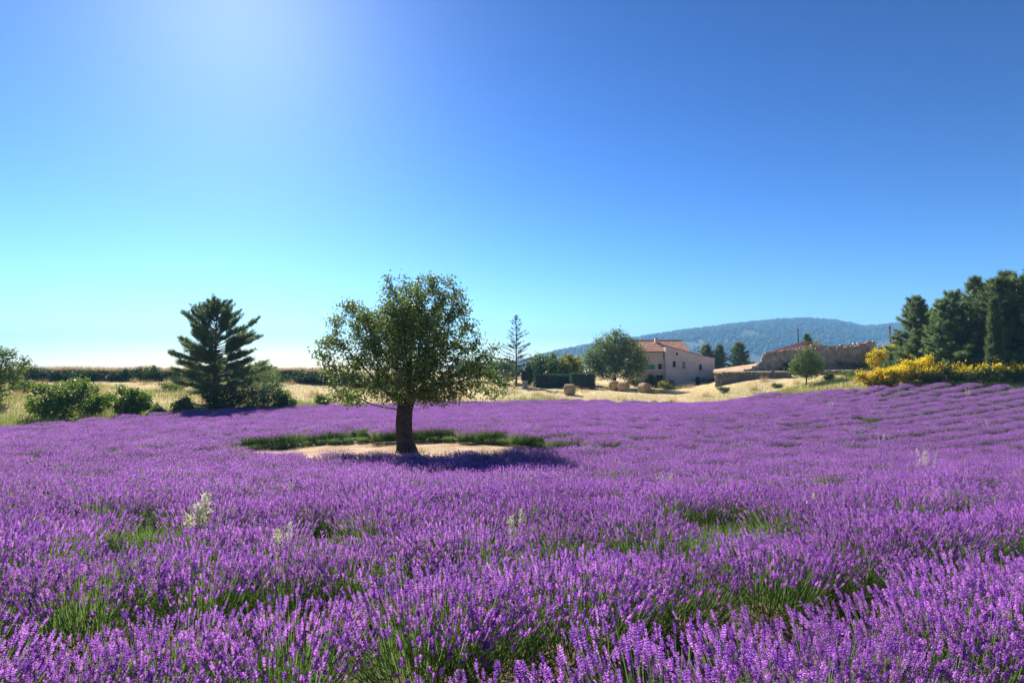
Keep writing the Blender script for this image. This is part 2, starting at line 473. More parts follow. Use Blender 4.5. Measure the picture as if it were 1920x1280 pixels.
def lavender(seed, nst, nlf, hi, spikes=1.0):
    rng = np.random.default_rng(seed)
    gf, gs = Geo(), Geo()
    # leafy mound
    th = rng.uniform(0, 2 * math.pi, nlf); r = np.sqrt(rng.uniform(0, 1, nlf)) * .36
    hgt = .30 * np.sqrt(np.clip(1 - (r / .44) ** 2, 0, 1)) * rng.uniform(.15, 1, nlf)
    p = np.stack([r * np.cos(th), r * np.sin(th), hgt], -1)
    d = np.stack([np.cos(th) * r * 2.2, np.sin(th) * r * 2.2, np.full(nlf, .8)], -1) + rng.normal(size=(nlf, 3)) * .35
    wl = .009 if hi else .017
    leaves(gf, p, d, rng.uniform(.07, .15, nlf), wl, rng, a=np.clip(rng.normal(.45, .25, nlf), 0, 1))
    # flower stems
    th = rng.uniform(0, 2 * math.pi, nst); q = np.sqrt(rng.uniform(0, 1, nst))
    r0 = q * .31
    ang = q ** 1.25 * math.radians(42) + rng.normal(0, .11, nst)
    b0 = np.stack([r0 * np.cos(th), r0 * np.sin(th), .12 + .1 * rng.uniform(0, 1, nst)], -1)
    th2 = th + rng.normal(0, .25, nst)
    d0 = np.stack([np.sin(ang) * np.cos(th2), np.sin(ang) * np.sin(th2), np.cos(ang)], -1)
    L = rng.uniform(.26, .42, nst) * (1.0 if spikes > .5 else .7)
    b1 = b0 + d0 * (L * .55)[:, None]
    d1 = norm(d0 + np.array([0, 0, .28]) + rng.normal(size=(nst, 3)) * .09)
    b2 = b1 + d1 * (L * .45)[:, None]
    side = norm(np.cross(d0, rdir(rng, nst))) * (.0019 if hi else .0042)
    V = np.stack([b0 - side, b0 + side, b1 + side, b1 - side, b2 + side * .8, b2 - side * .8], 1)
    gf.add(V.reshape(-1, 3), Q=(np.arange(nst)[:, None, None] * 6 + np.array([(0, 1, 2, 3), (3, 2, 4, 5)])[None]).reshape(-1, 4),
           a=np.repeat(np.clip(rng.normal(.75, .2, nst), 0, 1), 6))
    k = rng.uniform(0, 1, nst) < spikes
    m = int(k.sum())
    ln = rng.uniform(.032, .062, m); wd = rng.uniform(.0072, .0105, m) * (1.0 if hi else 1.35)
    spike_geo(gs, b2[k], d1[k], ln, wd, rng, hi)
    return (gf.mesh('lavender_foliage', M['lavgreen'], attr='tint'), gs.mesh('lavender_flowers', M['lav'], attr='tint'))

LAV_HI = [lavender(100 + i, 520, 1100, True) for i in range(5)]
LAV_LO = [lavender(200 + i, 460, 420, False) for i in range(4)]
GRN_HI = [lavender(300 + i, 260, 1500, True, .14) for i in range(2)]
GRN_LO = [lavender(320 + i, 200, 700, False, .08) for i in range(2)]

rl = np.random.default_rng(42)
ROWD = np.array([math.cos(math.radians(26.6)), math.sin(math.radians(26.6))]); ROWN = np.array([-ROWD[1], ROWD[0]])
pts = []
for k in range(-1, 75):
    c = 1.70 + 1.5 * k
    s = np.arange(-70, 130, .55); s = s + rl.uniform(-.14, .14, len(s))
    o = c + rl.normal(0, .07, len(s)) + .12 * np.sin(s / 7 + k)
    pts.append(np.stack([ROWD[0] * s + ROWN[0] * o, ROWD[1] * s + ROWN[1] * o], -1))
pts = np.concatenate(pts)
ok = inside(FIELD, pts[:, 0], pts[:, 1]) & ~in_patch(pts[:, 0], pts[:, 1], 1.02) & (pts[:, 1] > -1.5)
ok &= ~((np.hypot(pts[:, 0], pts[:, 1]) < 1.15))
ok &= rl.uniform(0, 1, len(pts)) > .012
pts = pts[ok]
vis = (np.abs(pts[:, 0]) < (pts[:, 1] + 1.0) * .92 + 1.5)
pts = pts[vis]
n = len(pts)
scl = rl.uniform(.86, 1.12, n); rot = rl.uniform(0, 2 * math.pi, n)
# low patches where the plants are poor: smooth noise
low = np.sin(pts[:, 0] * .9 + 1.3 * np.sin(pts[:, 1] * .5)) * np.sin(pts[:, 1] * 1.1 + pts[:, 0] * .3)
green = (rl.uniform(0, 1, n) < np.where(low > .75, .16, .018))
for u, v in ((680, 1040), (640, 1050), (150, 1085), (220, 1090), (1010, 1075), (1300, 1025), (250, 990), (1150, 905), (1485, 915)):
    hx_, hy_ = hit(u, v, .3)
    i = int(np.argmin((pts[:, 0] - hx_) ** 2 + (pts[:, 1] - hy_) ** 2)); green[i] = True; scl[i] = .9
zz = Z(pts[:, 0], pts[:, 1])
# what shows largest: nearest plants inside the picture
uu = 960 + F * pts[:, 0] / np.maximum(pts[:, 1], .3)
score = np.hypot(pts[:, 0], pts[:, 1]) + np.where((np.abs(pts[:, 0]) < .873 * pts[:, 1] + .9) & (pts[:, 1] > .4), 0, 1000)
order = np.argsort(score)
one = order[:280]
rest = order[280:]
LAB_F = 'lavender bush in full purple bloom in the planted field rows'
LAB_G = 'mostly green lavender bush with few flowers among the purple rows'
src = {}
def place_lavender(x, y, z, r, s, kind, hi, label, group, name='lavender_bush'):
    pool = {('f', True): LAV_HI, ('f', False): LAV_LO, ('g', True): GRN_HI, ('g', False): GRN_LO}[(kind, hi)]
    k = random.randrange(len(pool))
    e = empty(name, (x, y, z), r); e.scale = (s, s, s)
    tag(e, label, 'lavender', group)
    a = link('foliage', pool[k][0], e); b = link('flower_spikes', pool[k][1], e); a['kind'] = 'stuff'; b['kind'] = 'stuff'
    src.setdefault((kind, hi, k), (a, b))
random.seed(4)
for i in one:
    far = math.hypot(*pts[i]) > 9.5
    gflag = bool(green[i])
    place_lavender(pts[i, 0], pts[i, 1], zz[i], rot[i], scl[i], 'g' if gflag else 'f', not far,
                   LAB_G if gflag else LAB_F, 'sparse green lavender bushes' if gflag else 'blooming lavender bushes in rows')
# unflowered plants behind the bare oval
for t in np.linspace(math.radians(14), math.radians(170), 32):
    x, y = PC[0] + PA * 1.07 * math.cos(t), PC[1] + PB * 1.1 * math.sin(t)
    place_lavender(x, y, z1(x, y), random.uniform(0, 6), random.uniform(.5, .68), 'g', False,
                   'low unflowered lavender bush on the rim of bare soil behind the tree', 'unflowered lavender rim')
for kk in ((('f', False, i) for i in range(4))):
    if kk not in src: raise RuntimeError('no source for %s' % (kk,))
gsrc = [k for k in src if k[0] == 'g' and not k[1]]
fsrc = [('f', False, i) for i in range(4)]
allsrc = fsrc + gsrc

def scatter(name, pos, rz, sc, index, sources):
    me = mk(name, pos, attrs={'rz': rz, 'sc': sc})
    at = me.attributes.new('pick', 'INT', 'POINT'); at.data.foreach_set('value', np.asarray(index, np.int32))
    o = link(name, me)
    ng = bpy.data.node_groups.new(name, 'GeometryNodeTree')
    ng.interface.new_socket('Geometry', in_out='INPUT', socket_type='NodeSocketGeometry')
    ng.interface.new_socket('Geometry', in_out='OUTPUT', socket_type='NodeSocketGeometry')
    N, L = ng.nodes, ng.links
    gi, go = N.new('NodeGroupInput'), N.new('NodeGroupOutput')
    iop = N.new('GeometryNodeInstanceOnPoints')
    J = N.new('GeometryNodeJoinGeometry')
    for parts in reversed(sources):
        j = N.new('GeometryNodeJoinGeometry')
        for ob in parts:
            oi = N.new('GeometryNodeObjectInfo'); oi.transform_space = 'ORIGINAL'
            oi.inputs['Object'].default_value = ob
            oi.inputs['As Instance'].default_value = True
            L.new(oi.outputs['Geometry'], j.inputs[0])
        gt = N.new('GeometryNodeGeometryToInstance')
        L.new(j.outputs[0], gt.inputs[0]); L.new(gt.outputs[0], J.inputs[0])
    def attr(nm, ty):
        a = N.new('GeometryNodeInputNamedAttribute'); a.data_type = ty; a.inputs['Name'].default_value = nm
        return a.outputs['Attribute']
    comb = N.new('ShaderNodeCombineXYZ'); L.new(attr('rz', 'FLOAT'), comb.inputs[2])
    e2r = N.new('FunctionNodeEulerToRotation'); L.new(comb.outputs[0], e2r.inputs[0])
    L.new(gi.outputs[0], iop.inputs['Points']); L.new(J.outputs[0], iop.inputs['Instance'])
    iop.inputs['Pick Instance'].default_value = True
    L.new(attr('pick', 'INT'), iop.inputs['Instance Index'])
    L.new(e2r.outputs[0], iop.inputs['Rotation']); L.new(attr('sc', 'FLOAT'), iop.inputs['Scale'])
    L.new(iop.outputs[0], go.inputs[0])
    md = o.modifiers.new('scatter', 'NODES'); md.node_group = ng
    return o
pick = np.where(green[rest], len(fsrc) + rl.integers(0, max(1, len(gsrc)), len(rest)), rl.integers(0, len(fsrc), len(rest)))
o = scatter('lavender_rows', np.stack([pts[rest, 0], pts[rest, 1], zz[rest]], -1), rot[rest], scl[rest], pick, [src[k] for k in allsrc])
tag(o, 'purple lavender rows covering the farther field around the tree', 'lavender', kind='stuff')

# ------------------------------------------------------------------ trees and shrubs
def grow(nodes, par, att, step, dk, iters=90, droop=0.0):
    nodes = [np.array(p, float) for p in nodes]; par = list(par)
    att = np.array(att)
    N0 = np.array(nodes)
    dist = np.linalg.norm(att[:, None] - N0[None], axis=2)
    near_i = dist.argmin(1); near_d = dist.min(1)
    alive = np.ones(len(att), bool)
    for it in range(iters):
        if not alive.any(): break
        ids = near_i[alive]; dirs = norm(att[alive] - np.array(nodes)[ids])
        uq, inv = np.unique(ids, return_inverse=True)
        acc = np.zeros((len(uq), 3)); np.add.at(acc, inv.ravel(), dirs)
        new = []
        NN = np.array(nodes)
        for q, u_ in enumerate(uq):
            d = acc[q]; l = np.linalg.norm(d)
            if l < .15: d = dirs[np.argmax(inv.ravel() == q)]; l = np.linalg.norm(d)
            d = d / l; d[2] -= droop; 
            p_ = NN[u_] + d / np.linalg.norm(d) * step
            if ((NN - p_) ** 2).sum(1).min() < (.4 * step) ** 2:      # stuck between attractors: drop the nearest one
                w_ = np.where(alive & (near_i == u_))[0]
                alive[w_[near_d[w_].argmin()]] = False
                continue
            new.append(p_); par.append(int(u_))
        if not new: continue
        base = len(nodes)
        new = np.array(new)
        nodes.extend(list(new))
        dn = np.linalg.norm(att[:, None] - new[None], axis=2)
        mi, md = dn.argmin(1), dn.min(1)
        b = md < near_d
        near_i = np.where(b, base + mi, near_i); near_d = np.where(b, md, near_d)
        alive &= near_d > dk
    return np.array(nodes), np.array(par)

def radii(par, tip, e=2.4):
    n = len(par); r = np.zeros(n); has = np.zeros(n, bool)
    for i in range(n - 1, 0, -1):
        if not has[i]: r[i] = tip ** e
        p = par[i]; r[p] += r[i]; has[p] = True
    return r ** (1 / e)

def lobe_points(lobes, n, rng, shell=.55):
    vol = np.array([l[3] * l[4] * l[5] for l in lobes]); k = rng.choice(len(lobes), n, p=vol / vol.sum())
    Lb = np.array(lobes)[k]
    r = rng.uniform(shell ** 3, 1, n) ** (1 / 3)
    return Lb[:, :3] + rdir(rng, n) * Lb[:, 3:6] * r[:, None]

def tree(name, loc, lobes, label, cat, leafmat, trunk=None, natt=300, step=.25, dk=.35, per=12, leaf=(.10, .06), spread=.28,
         seed=1, tip=.012, bark='bark', shell=.55, group=None, rz=0.0, droop=0.0, leafr=.035, hang=.25, zmin=.05, extra=None, crown='crown'):
    rng = np.random.default_rng(seed)
    e = empty(name, loc, rz)
    tag(e, label, cat, group)
    start = trunk or [(0, 0, -.1), (0, 0, .12)]
    att = lobe_points(lobes, natt, rng, shell)
    att = att[att[:, 2] > zmin]
    nodes, par = grow(start, [-1] + list(range(len(start) - 1)), att, step, dk, droop=droop)
    r = radii(par, tip)
    nt = len(start)
    kid = np.arange(nt, len(nodes))
    if trunk is None: kid = np.arange(1, len(nodes))
    gb = Geo()
    pp = par[kid]
    rp = np.minimum(r[pp], r[kid] * 1.35)
    tubes(gb, nodes[pp], nodes[kid], rp, r[kid], 5)
    gb.build('branches' if trunk else 'stems', M[bark], e, smooth=True)
    tips = kid[r[kid] < leafr]
    c = np.repeat(nodes[tips], per, 0)
    pos = c + rng.normal(size=c.shape) * spread * np.array([1, 1, .8])
    pos = pos[pos[:, 2] > zmin]
    d = norm(rng.normal(size=pos.shape) + np.array([0, 0, -hang]))
    cl = np.repeat(rng.uniform(.0, 1, len(tips)), per)[:len(pos)]
    gl = Geo()
    leaves(gl, pos, d, rng.uniform(.7, 1.25, len(pos)) * leaf[0], rng.uniform(.7, 1.2, len(pos)) * leaf[1], rng,
           a=np.clip(cl * .6 + rng.uniform(0, .5, len(pos)), 0, 1))
    gl.build(crown, M[leafmat], e, attr='tint')
    if extra: extra(e, nodes[tips], rng)
    return e, nodes, r

def loft_trunk(e, path, rad, seed, bark='bark', k=16, flare=True):
    rng = np.random.default_rng(seed)
    path = np.array(path, float); n = len(path)
    V = []
    th = np.arange(k) * 2 * math.pi / k
    lump = rng.normal(size=k) * .07
    for i in range(n):
        lump = lump * .8 + rng.normal(size=k) * .045
        rr = rad[i] * (1 + lump)
        if flare and i < 2: rr = rr * (1 + .18 * (2 - i) * (np.sin(th * 3 + seed) * .5 + .5))
        V.append(np.stack([path[i, 0] + rr * np.cos(th), path[i, 1] + rr * np.sin(th), np.full(k, path[i, 2])], -1))
    V = np.stack(V); ii = np.arange(n * k).reshape(n, k)
    Q = np.stack([ii[:-1], np.roll(ii, -1, 1)[:-1], np.roll(ii, -1, 1)[1:], ii[1:]], -1)
    g = Geo(); g.add(V, Q=Q)
    return g.build('trunk', M[bark], e, smooth=True)

# --- the lone tree
DT = 22.0; px = DT / F
def tl(u, v, ru, rv, yo=0.0, ry=None): return ((u - 762) * px, yo, (845 - v) * px, ru * px, (ry or ru) * px, rv * px)
lobes = [tl(800, 562, 76, 52, .3), tl(742, 545, 34, 36, -.3), tl(658, 600, 52, 46, .2), tl(628, 668, 38, 52, -.3), tl(700, 690, 54, 60, -.5),
         tl(765, 650, 74, 84, 0, 100), tl(862, 622, 42, 62, .2), tl(905, 672, 34, 44, -.4), tl(880, 715, 42, 36, -.5), tl(725, 620, 50, 44, -1.2), tl(800, 715, 78, 46, -.6), tl(935, 715, 24, 28, 0),
         tl(625, 735, 24, 26, .2), tl(690, 752, 18, 20, -.9), tl(612, 640, 26, 26, .4), tl(700, 738, 50, 28, -.8), tl(825, 735, 60, 28, -.7), tl(640, 742, 28, 30, .1), tl(928, 732, 30, 24, .2), tl(770, 738, 50, 24, .9), tl(765, 640, 70, 80, 1.6), tl(765, 640, 70, 80, -1.5)]
tx, ty = P(762, 845, DT)[0], DT
tz = z1(tx, ty)
trunk = [(0, 0, -.1), (-.02, 0, .3), (-.06, 0, .7), (-.10, 0, 1.1), (-.08, .02, 1.5), (-.02, .03, 1.85), (.03, .03, 2.1)]
e, nodes, r = tree('oak_tree', (tx, ty, tz), lobes, 'large rounded broadleaf tree standing alone on bare soil in the lavender', 'tree', 'leaf', trunk,
                   natt=1900, step=.17, dk=.24, per=24, leaf=(.105, .068), spread=.135, seed=8, tip=.0085, shell=.35, droop=.02, zmin=1.2, leafr=.024)
loft_trunk(e, [(0, 0, -.25), (0, 0, .05), (-.02, 0, .3), (-.06, 0, .7), (-.10, 0, 1.1), (-.08, .02, 1.5), (-.02, .03, 1.85), (.03, .03, 2.15)],
           [.42, .36, .31, .285, .275, .27, .29, .26], 8)

# --- conifers
def conifer(seed, H, R, nb, z0, prof, t0, t1, curl, tuft, needles, sub=9, rt=.16, bark='bark_red', mt='needle', lean=0.0, blf=.30, inner=.18):
    rng = np.random.default_rng(seed)
    gb, gn = Geo(), Geo()
    P0, P1, R0, R1 = [], [], [], []
    TP, TD = [], []
    for i in range(nb):
        t = (i + rng.uniform(0, .8)) / nb
        z = z0 + (H - z0) * t
        ln = R * prof(t) * rng.uniform(.72, 1.12) + .12
        az = i * 2.399 + rng.uniform(-.4, .4)
        el = math.radians(t0 + (t1 - t0) * t) + rng.normal(0, .08)
        h = np.array([math.cos(az), math.sin(az), 0])
        ss = np.linspace(0, 1, 6)
        pt = np.array([[lean * z, 0, z]]) + h[None] * (ln * ss * math.cos(el))[:, None] + np.array([[0, 0, 1]]) * (ln * (ss * math.sin(el) + curl * ss ** 2))[:, None]
        rb_ = max(.012, .022 * ln)
        for j in range(5):
            P0.append(pt[j]); P1.append(pt[j + 1]); R0.append(rb_ * (1 - ss[j] * .85)); R1.append(rb_ * (1 - ss[j + 1] * .85))
        m = max(4, int(sub * ln / max(R, .1) * 1.6))
        s = np.sort(rng.uniform(inner, 1, m)); s[-1] = 1
        for sj in s:
            k = min(4, int(sj * 5)); f = sj * 5 - k
            c = pt[k] * (1 - f) + pt[min(k + 1, 5)] * f
            tg = norm(pt[min(k + 1, 5)] - pt[k])
            sd = np.cross(tg, [0, 0, 1]) * rng.choice([-1, 1])
            d = norm(tg * rng.uniform(.5, 1.1) + sd * rng.uniform(.2, 1.0) + np.array([0, 0, rng.uniform(-.05, .45)]))
            bl = ln * blf * (1.1 - .5 * sj) * rng.uniform(.6, 1.2)
            e_ = c + d * bl
            P0.append(c); P1.append(e_); R0.append(.008); R1.append(.004)
            q = max(2, int(bl / tuft * 2.2))
            for w in np.linspace(.2, 1, q):
                TP.append(c + d * bl * w); TD.append(d)
    tubes(gb, P0, P1, R0, R1, 4)
    nz = 9
    zz_ = np.linspace(-.2, H * .97, nz)
    tubes(gb, [(lean * a, 0, a) for a in zz_[:-1]], [(lean * a, 0, a) for a in zz_[1:]], [rt * (1 - a / H * .93) for a in zz_[:-1]], [rt * (1 - a / H * .93) for a in zz_[1:]], 8)
    TP, TD = np.array(TP), np.array(TD)
    c = np.repeat(TP, needles, 0) + rng.normal(size=(len(TP) * needles, 3)) * tuft * .16
    d = norm(np.repeat(TD, needles, 0) + rng.normal(size=c.shape) * .62 + np.array([0, 0, .25]))
    tint = np.clip(np.repeat(rng.uniform(0, 1, len(TP)), needles) * .55 + rng.uniform(0, .45, len(c)), 0, 1)
    blades(gn, c, d, rng.uniform(.7, 1.2, len(c)) * tuft, tuft * .16, rng, a=tint)
    return gb.mesh('conifer_trunk', M[bark], smooth=True), gn.mesh('conifer_needles', M[mt], attr='tint')
def put_conifer(name, meshes, loc, rz, s, label, group=None, cat='tree', sx=1.0):
    e = empty(name, loc, rz); e.scale = (s * sx, s * sx, s)
    tag(e, label, cat, group)
    link('trunk', meshes[0], e); link('needles', meshes[1], e)
    return e
def ground_at(u, d, sink=.1):
    x = (u - 960) / F * d
    return (x, d, z1(x, d) - sink)

pine_prof = lambda t: float(np.interp(t, [0, .22, .45, .65, .85, 1], [.72, 1.0, .86, .70, .46, .2])) * (.86 + .16 * math.sin(t * 44))
pA = conifer(21, 8.4, 3.9, 92, 1.2, pine_prof, -5, 46, .13, .30, 12, sub=22, rt=.2, inner=.28)
x, y, z = ground_at(404, 52)
put_conifer('pine_tree', pA, (x, y, z), .6, 1.05, 'spreading dark pine rising alone above the bushes along the field edge')
ced = conifer(31, 11.2, 4.6, 62, 1.2, lambda t: (1.02 - t) ** .95 * (.8 + .25 * math.sin(t * 31)), 4, 34, .06, .26, 8, sub=13, rt=.17, mt='needle_b', blf=.17)
put_conifer('cedar_tree', ced, ground_at(968, 92), 0, 1.0, 'tall thin sparse cedar with bare looking drooping branches beside the clipped hedge')

# stand of conifers at the right
fA = conifer(41, 8.0, 2.7, 90, .5, lambda t: (1.05 - t) ** .7, -6, 40, .12, .42, 13, sub=10, rt=.18)
fB = conifer(42, 8.0, 2.3, 80, .9, lambda t: 1.0 - .75 * t ** 1.6, -2, 50, .14, .42, 13, sub=10, rt=.18)
fC = conifer(43, 8.0, 1.9, 84, .4, lambda t: (1.04 - t) ** .6, 0, 45, .12, .40, 13, sub=9, rt=.16)
cyp = conifer(44, 6.0, .55, 110, .15, lambda t: (1.02 - t) ** .45, 55, 75, .2, .26, 14, sub=9, rt=.1)
stand = [('fir', fA, 1718, 60, 7.6, .95, 'outermost dark fir of the stand rising behind the yellow broom'),
         ('fir', fA, 1752, 63, 6.6, 1.0, None), ('fir', fC, 1768, 56, 6.8, 1.0, None), ('pine', fB, 1790, 66, 8.6, 1, None), ('fir', fA, 1806, 55, 6.4, 1.05, None),
         ('fir', fC, 1832, 58, 9.1, .95, None), ('fir', fC, 1850, 62, 9.2, 1.0, None), ('fir', fA, 1872, 54, 8.4, 1.0, None), ('fir', fA, 1890, 60, 9.9, .85, None),
         ('pine', fB, 1914, 53, 8.4, 1, None), ('fir', fC, 1942, 57, 9.6, 1.0, None), ('pine', fB, 1980, 54, 8.8, 1, None), ('fir', fA, 2030, 56, 9.0, .9, None)]
for k, (kind, ms, u, d, H, sx, lab) in enumerate(stand):
    put_conifer('%s_tree' % kind, ms, ground_at(u, d), k * 1.7, H / 8.0,
                lab or ('dark full %s crowded in the conifer stand behind the broom' % kind), 'conifer stand behind the broom', sx=sx * (8.0 / H) ** .35)
put_conifer('cypress_tree', cyp, ground_at(1737, 70), 0, 1.2, 'slim pointed cypress poking above the conifer stand')
put_conifer('cypress_tree', cyp, ground_at(1866, 50), 1, 1.12, 'dark narrow cypress column in front of the conifer stand', sx=1.3)

# small pines between house and ruin
for u, d, H, sx, lab in ((1324, 118, 6.6, 1.25, 'small rounded pine just right of the farmhouse annex'), (1349, 116, 6.4, 1.0, 'narrow small pine between two rounder pines by the house'),
                         (1386, 114, 6.6, 1.3, 'broad small pine standing left of the ruined barn')):
    put_conifer('pine_tree', fB, ground_at(u, d, .3), u, H / 8, lab, sx=sx)
put_conifer('fir_tree', fC, ground_at(1514, 112, .2), 2, .95, 'dark treetop showing behind the ruined barn roof')

# --- broadleaf trees and shrubs
def shrub(name, u, d, w, h, label, leafmat, seed, cat='bush', natt=150, per=14, leaf=(.14, .09), step=None, group=None, nl=5, extra=None, zoff=0.0, spread=None, shell=.3):
    rng = np.random.default_rng(seed)
    x, y, z = ground_at(u, d, .05)
    h *= 1.22; w *= 1.12; per = int(per * 1.7)
    lb = []
    for i in range(nl):
        a = rng.uniform(-1, 1)
        lb.append((a * w * .32, rng.uniform(-.25, .25) * w, h * rng.uniform(.36, .66), w * rng.uniform(.18, .27), w * .24, h * rng.uniform(.26, .38)))
    lb.append((0, 0, h * .35, w * .42, w * .32, h * .34))
    st = step or max(.12, w * .06)
    return tree(name, (x, y, z + zoff), lb, label, cat, leafmat, None, natt=natt, step=st, dk=st * 1.4, per=per, leaf=leaf, spread=spread or st * .8,
                seed=seed, tip=.008, shell=shell, group=group, leafr=.05, bark='twig', crown='foliage', extra=extra, zmin=.05)

shrub('leafy_bush', 104, 40, 3.6, 2.5, 'broad bright green bush at the field edge near the frame side tree', 'leaf_v', 61, leaf=(.19, .13), natt=230, per=16, nl=6)
shrub('leafy_bush', 175, 43, 2.3, 1.6, 'low scrubby green bush between two taller bushes at field edge', 'leaf_v', 62, leaf=(.19, .13), per=9)
shrub('leafy_bush', 252, 42, 2.7, 2.6, 'upright bright green bush with a raised leafy shoot', 'leaf_v', 63, leaf=(.19, .13), natt=200, nl=6)
for i, (u, d, w, h, lab) in enumerate(((205, 47, 1.4, 1.1, 'thin pale sapling bush standing in grass left of the upright bush'), (300, 44, 1.5, .8, 'low green weed clump right of the upright bush'),
                                   (45, 55, 2.4, 1.3, 'meadow bush behind the broad bright bush'), (155, 60, 2.6, 1.2, 'pale green bush farther back on the dry meadow'), (330, 62, 3.0, 1.0, 'low flat scrub on the meadow left of the pine'))):
    shrub('meadow_bush', u, d, w, h, lab, 'leaf_v', 300 + i, per=9, natt=90, leaf=(.17, .11))
shrub('leafy_bush', 343, 46, 1.8, 1.2, 'small grey green bush left of the dark rounded bush', 'leaf_b', 64, leaf=(.19, .13), per=9)
shrub('rounded_bush', 420, 47, 3.4, 2.5, 'dense dark rounded bush at the foot of the pine', 'leaf_d', 65, natt=260, per=20, nl=7, leaf=(.13, .085))
shrub('rounded_bush', 482, 48, 3.6, 2.7, 'dense dark bush joined to the right of the pine bush', 'leaf_d', 66, natt=260, per=18, nl=7, leaf=(.13, .085))
shrub('leafy_bush', 538, 50, 2.2, 1.9, 'light green bush right of the dark pine bushes', 'leaf_v', 67, leaf=(.19, .13), per=10)
shrub('leafy_bush', 505, 66, 4.2, 2.9, 'bush behind the pine bushes on the meadow', 'leaf_b', 68, per=14)
shrub('leafy_bush', -10, 46, 3.6, 4.2, 'tall leafy shrub cut by the picture side above the meadow', 'leaf_b', 69, leaf=(.19, .13), natt=260, per=12, cat='tree')
shrub('leafy_bush', 610, 56, 1.6, 1.4, 'small bush at field edge left of the lone tree crown', 'leaf_v', 70, per=10)

x, y, z = ground_at(1152, 95, .1)
q = 95 / F
lb = [(-2.1, 0, 4.2, 3.1, 2.9, 2.9), (2.3, 0, 4.2, 3.0, 2.9, 2.9), (.2, 0, 6.3, 3.7, 3.2, 2.8), (0, -1.2, 4.6, 4.0, 2.8, 3.2), (-3.3, 0, 3.2, 1.9, 2, 2.0), (3.5, 0, 3.2, 1.8, 2, 2.0), (.4, 0, 8.2, 2.0, 1.9, 1.4)]
e, nodes, r = tree('linden_tree', (x, y, z), lb, 'large round full tree in front of the farmhouse by the bales', 'tree', 'leaf_b', [(0, 0, -.1), (0, 0, .8), (.05, 0, 1.5)],
                   natt=1100, step=.42, dk=.55, per=24, leaf=(.27, .2), spread=.38, seed=77, tip=.016, shell=.6, leafr=.07, zmin=1.1)
loft_trunk(e, [(0, 0, -.2), (0, 0, .3), (0, 0, .9), (.05, 0, 1.6)], [.34, .28, .25, .25], 3)
x, y, z = ground_at(1511, 62, .05)
lb = [(0, 0, 2.2, 1.65, 1.4, 1.35), (-1.0, 0, 1.8, .95, .9, .9), (1.05, 0, 1.9, .95, .9, 1.0), (-.1, 0, 3.4, .85, .8, .75), (.75, 0, 3.0, .7, .7, .75)]
e, nodes, r = tree('young_tree', (x, y, z), lb, 'small bushy green tree on the dry grass before the ruin', 'tree', 'leaf_b', [(0, 0, -.1), (0, 0, .4), (.02, 0, .75)],
                   natt=430, step=.18, dk=.26, per=20, leaf=(.16, .09), spread=.18, seed=78, tip=.007, shell=.3, leafr=.04, zmin=.6)
loft_trunk(e, [(0, 0, -.15), (0, 0, .2), (.01, 0, .5), (.02, 0, .85)], [.11, .085, .075, .07], 4, k=10)
shrub('garden_tree', 1018, 98, 6.4, 4.9, 'yellow green spreading shrub behind the low hedge right of the cedar', 'leaf_b', 80, natt=260, per=20, leaf=(.33, .24), nl=7)
shrub('garden_tree', 1062, 100, 5.6, 4.7, 'sunlit yellow topped shrub beside the large round tree', 'leaf_y', 81, natt=240, per=20, leaf=(.33, .24), nl=7)
shrub('garden_tree', 935, 100, 6.5, 4.2, 'green shrub showing left of the cedar behind the lone tree', 'leaf_b', 82, natt=220, per=18, leaf=(.33, .24), nl=6)
shrub('garden_tree', 880, 104, 7.0, 3.6, 'dark shrub on the far meadow behind the lone tree crown', 'leaf_d', 83, natt=200, per=18, leaf=(.33, .24))
shrub('garden_tree', 1531, 108, 2.8, 6.6, 'pale yellow green tree rising behind the ruined barn', 'leaf_y', 84, natt=180, per=12, leaf=(.2, .14), cat='tree')
shrub('garden_tree', 1240, 116, 4.0, 7.6, 'green treetop peeking over the farmhouse roof', 'leaf_b', 85, natt=200, per=16, leaf=(.24, .17), cat='tree')
shrub('topiary_bush', 989, 88, 2.0, 2.6, 'round clipped shrub on a stone plinth under the cedar', 'leaf_d', 86, natt=140, per=22, leaf=(.16, .12), zoff=.6)
g = Geo(); x, y, z = ground_at(984, 87.4)
g.box(-.4, .4, -.3, .3, 0, 1.15); g.box(-.47, .47, -.37, .37, 1.15, 1.28)
o = g.build('stone_plinth', M['stone']); o.location = (x, y, z); tag(o, 'pale stone plinth under the round clipped shrub', 'plinth')
shrub('leafy_bush', 1243, 97.2, 3.0, 1.7, 'dark bush in the shade at the farmhouse corner', 'leaf_d', 87, per=14)
shrub('leafy_bush', 1252, 93, 3.2, 1.2, 'sunlit yellow green bush low before the annex wall', 'leaf_y', 88, per=12, leaf=(.18, .12))
shrub('leafy_bush', 1222, 99, 2.6, 2.0, 'dark rounded bush against the old farmhouse wall', 'leaf_d', 89, per=16)
shrub('leafy_bush', 1190, 99, 3.4, 2.0, 'grey green bush under the large round tree', 'leaf_d', 90, per=14)
shrub('ivy_bush', 1475, 79.5, 2.6, 1.5, 'ivy clump at the foot of the broken barn wall', 'leaf_d', 91, per=16)
shrub('ivy_bush', 1580, 78.5, 5.4, 1.5, 'dark ivy mass along the base of the long ruin wall', 'leaf_d', 92, natt=220, per=18, nl=7)
shrub('leafy_bush', 1330, 96, 5.0, 1.0, 'low dark scrub along the foot of the annex', 'leaf_d', 93, per=14)
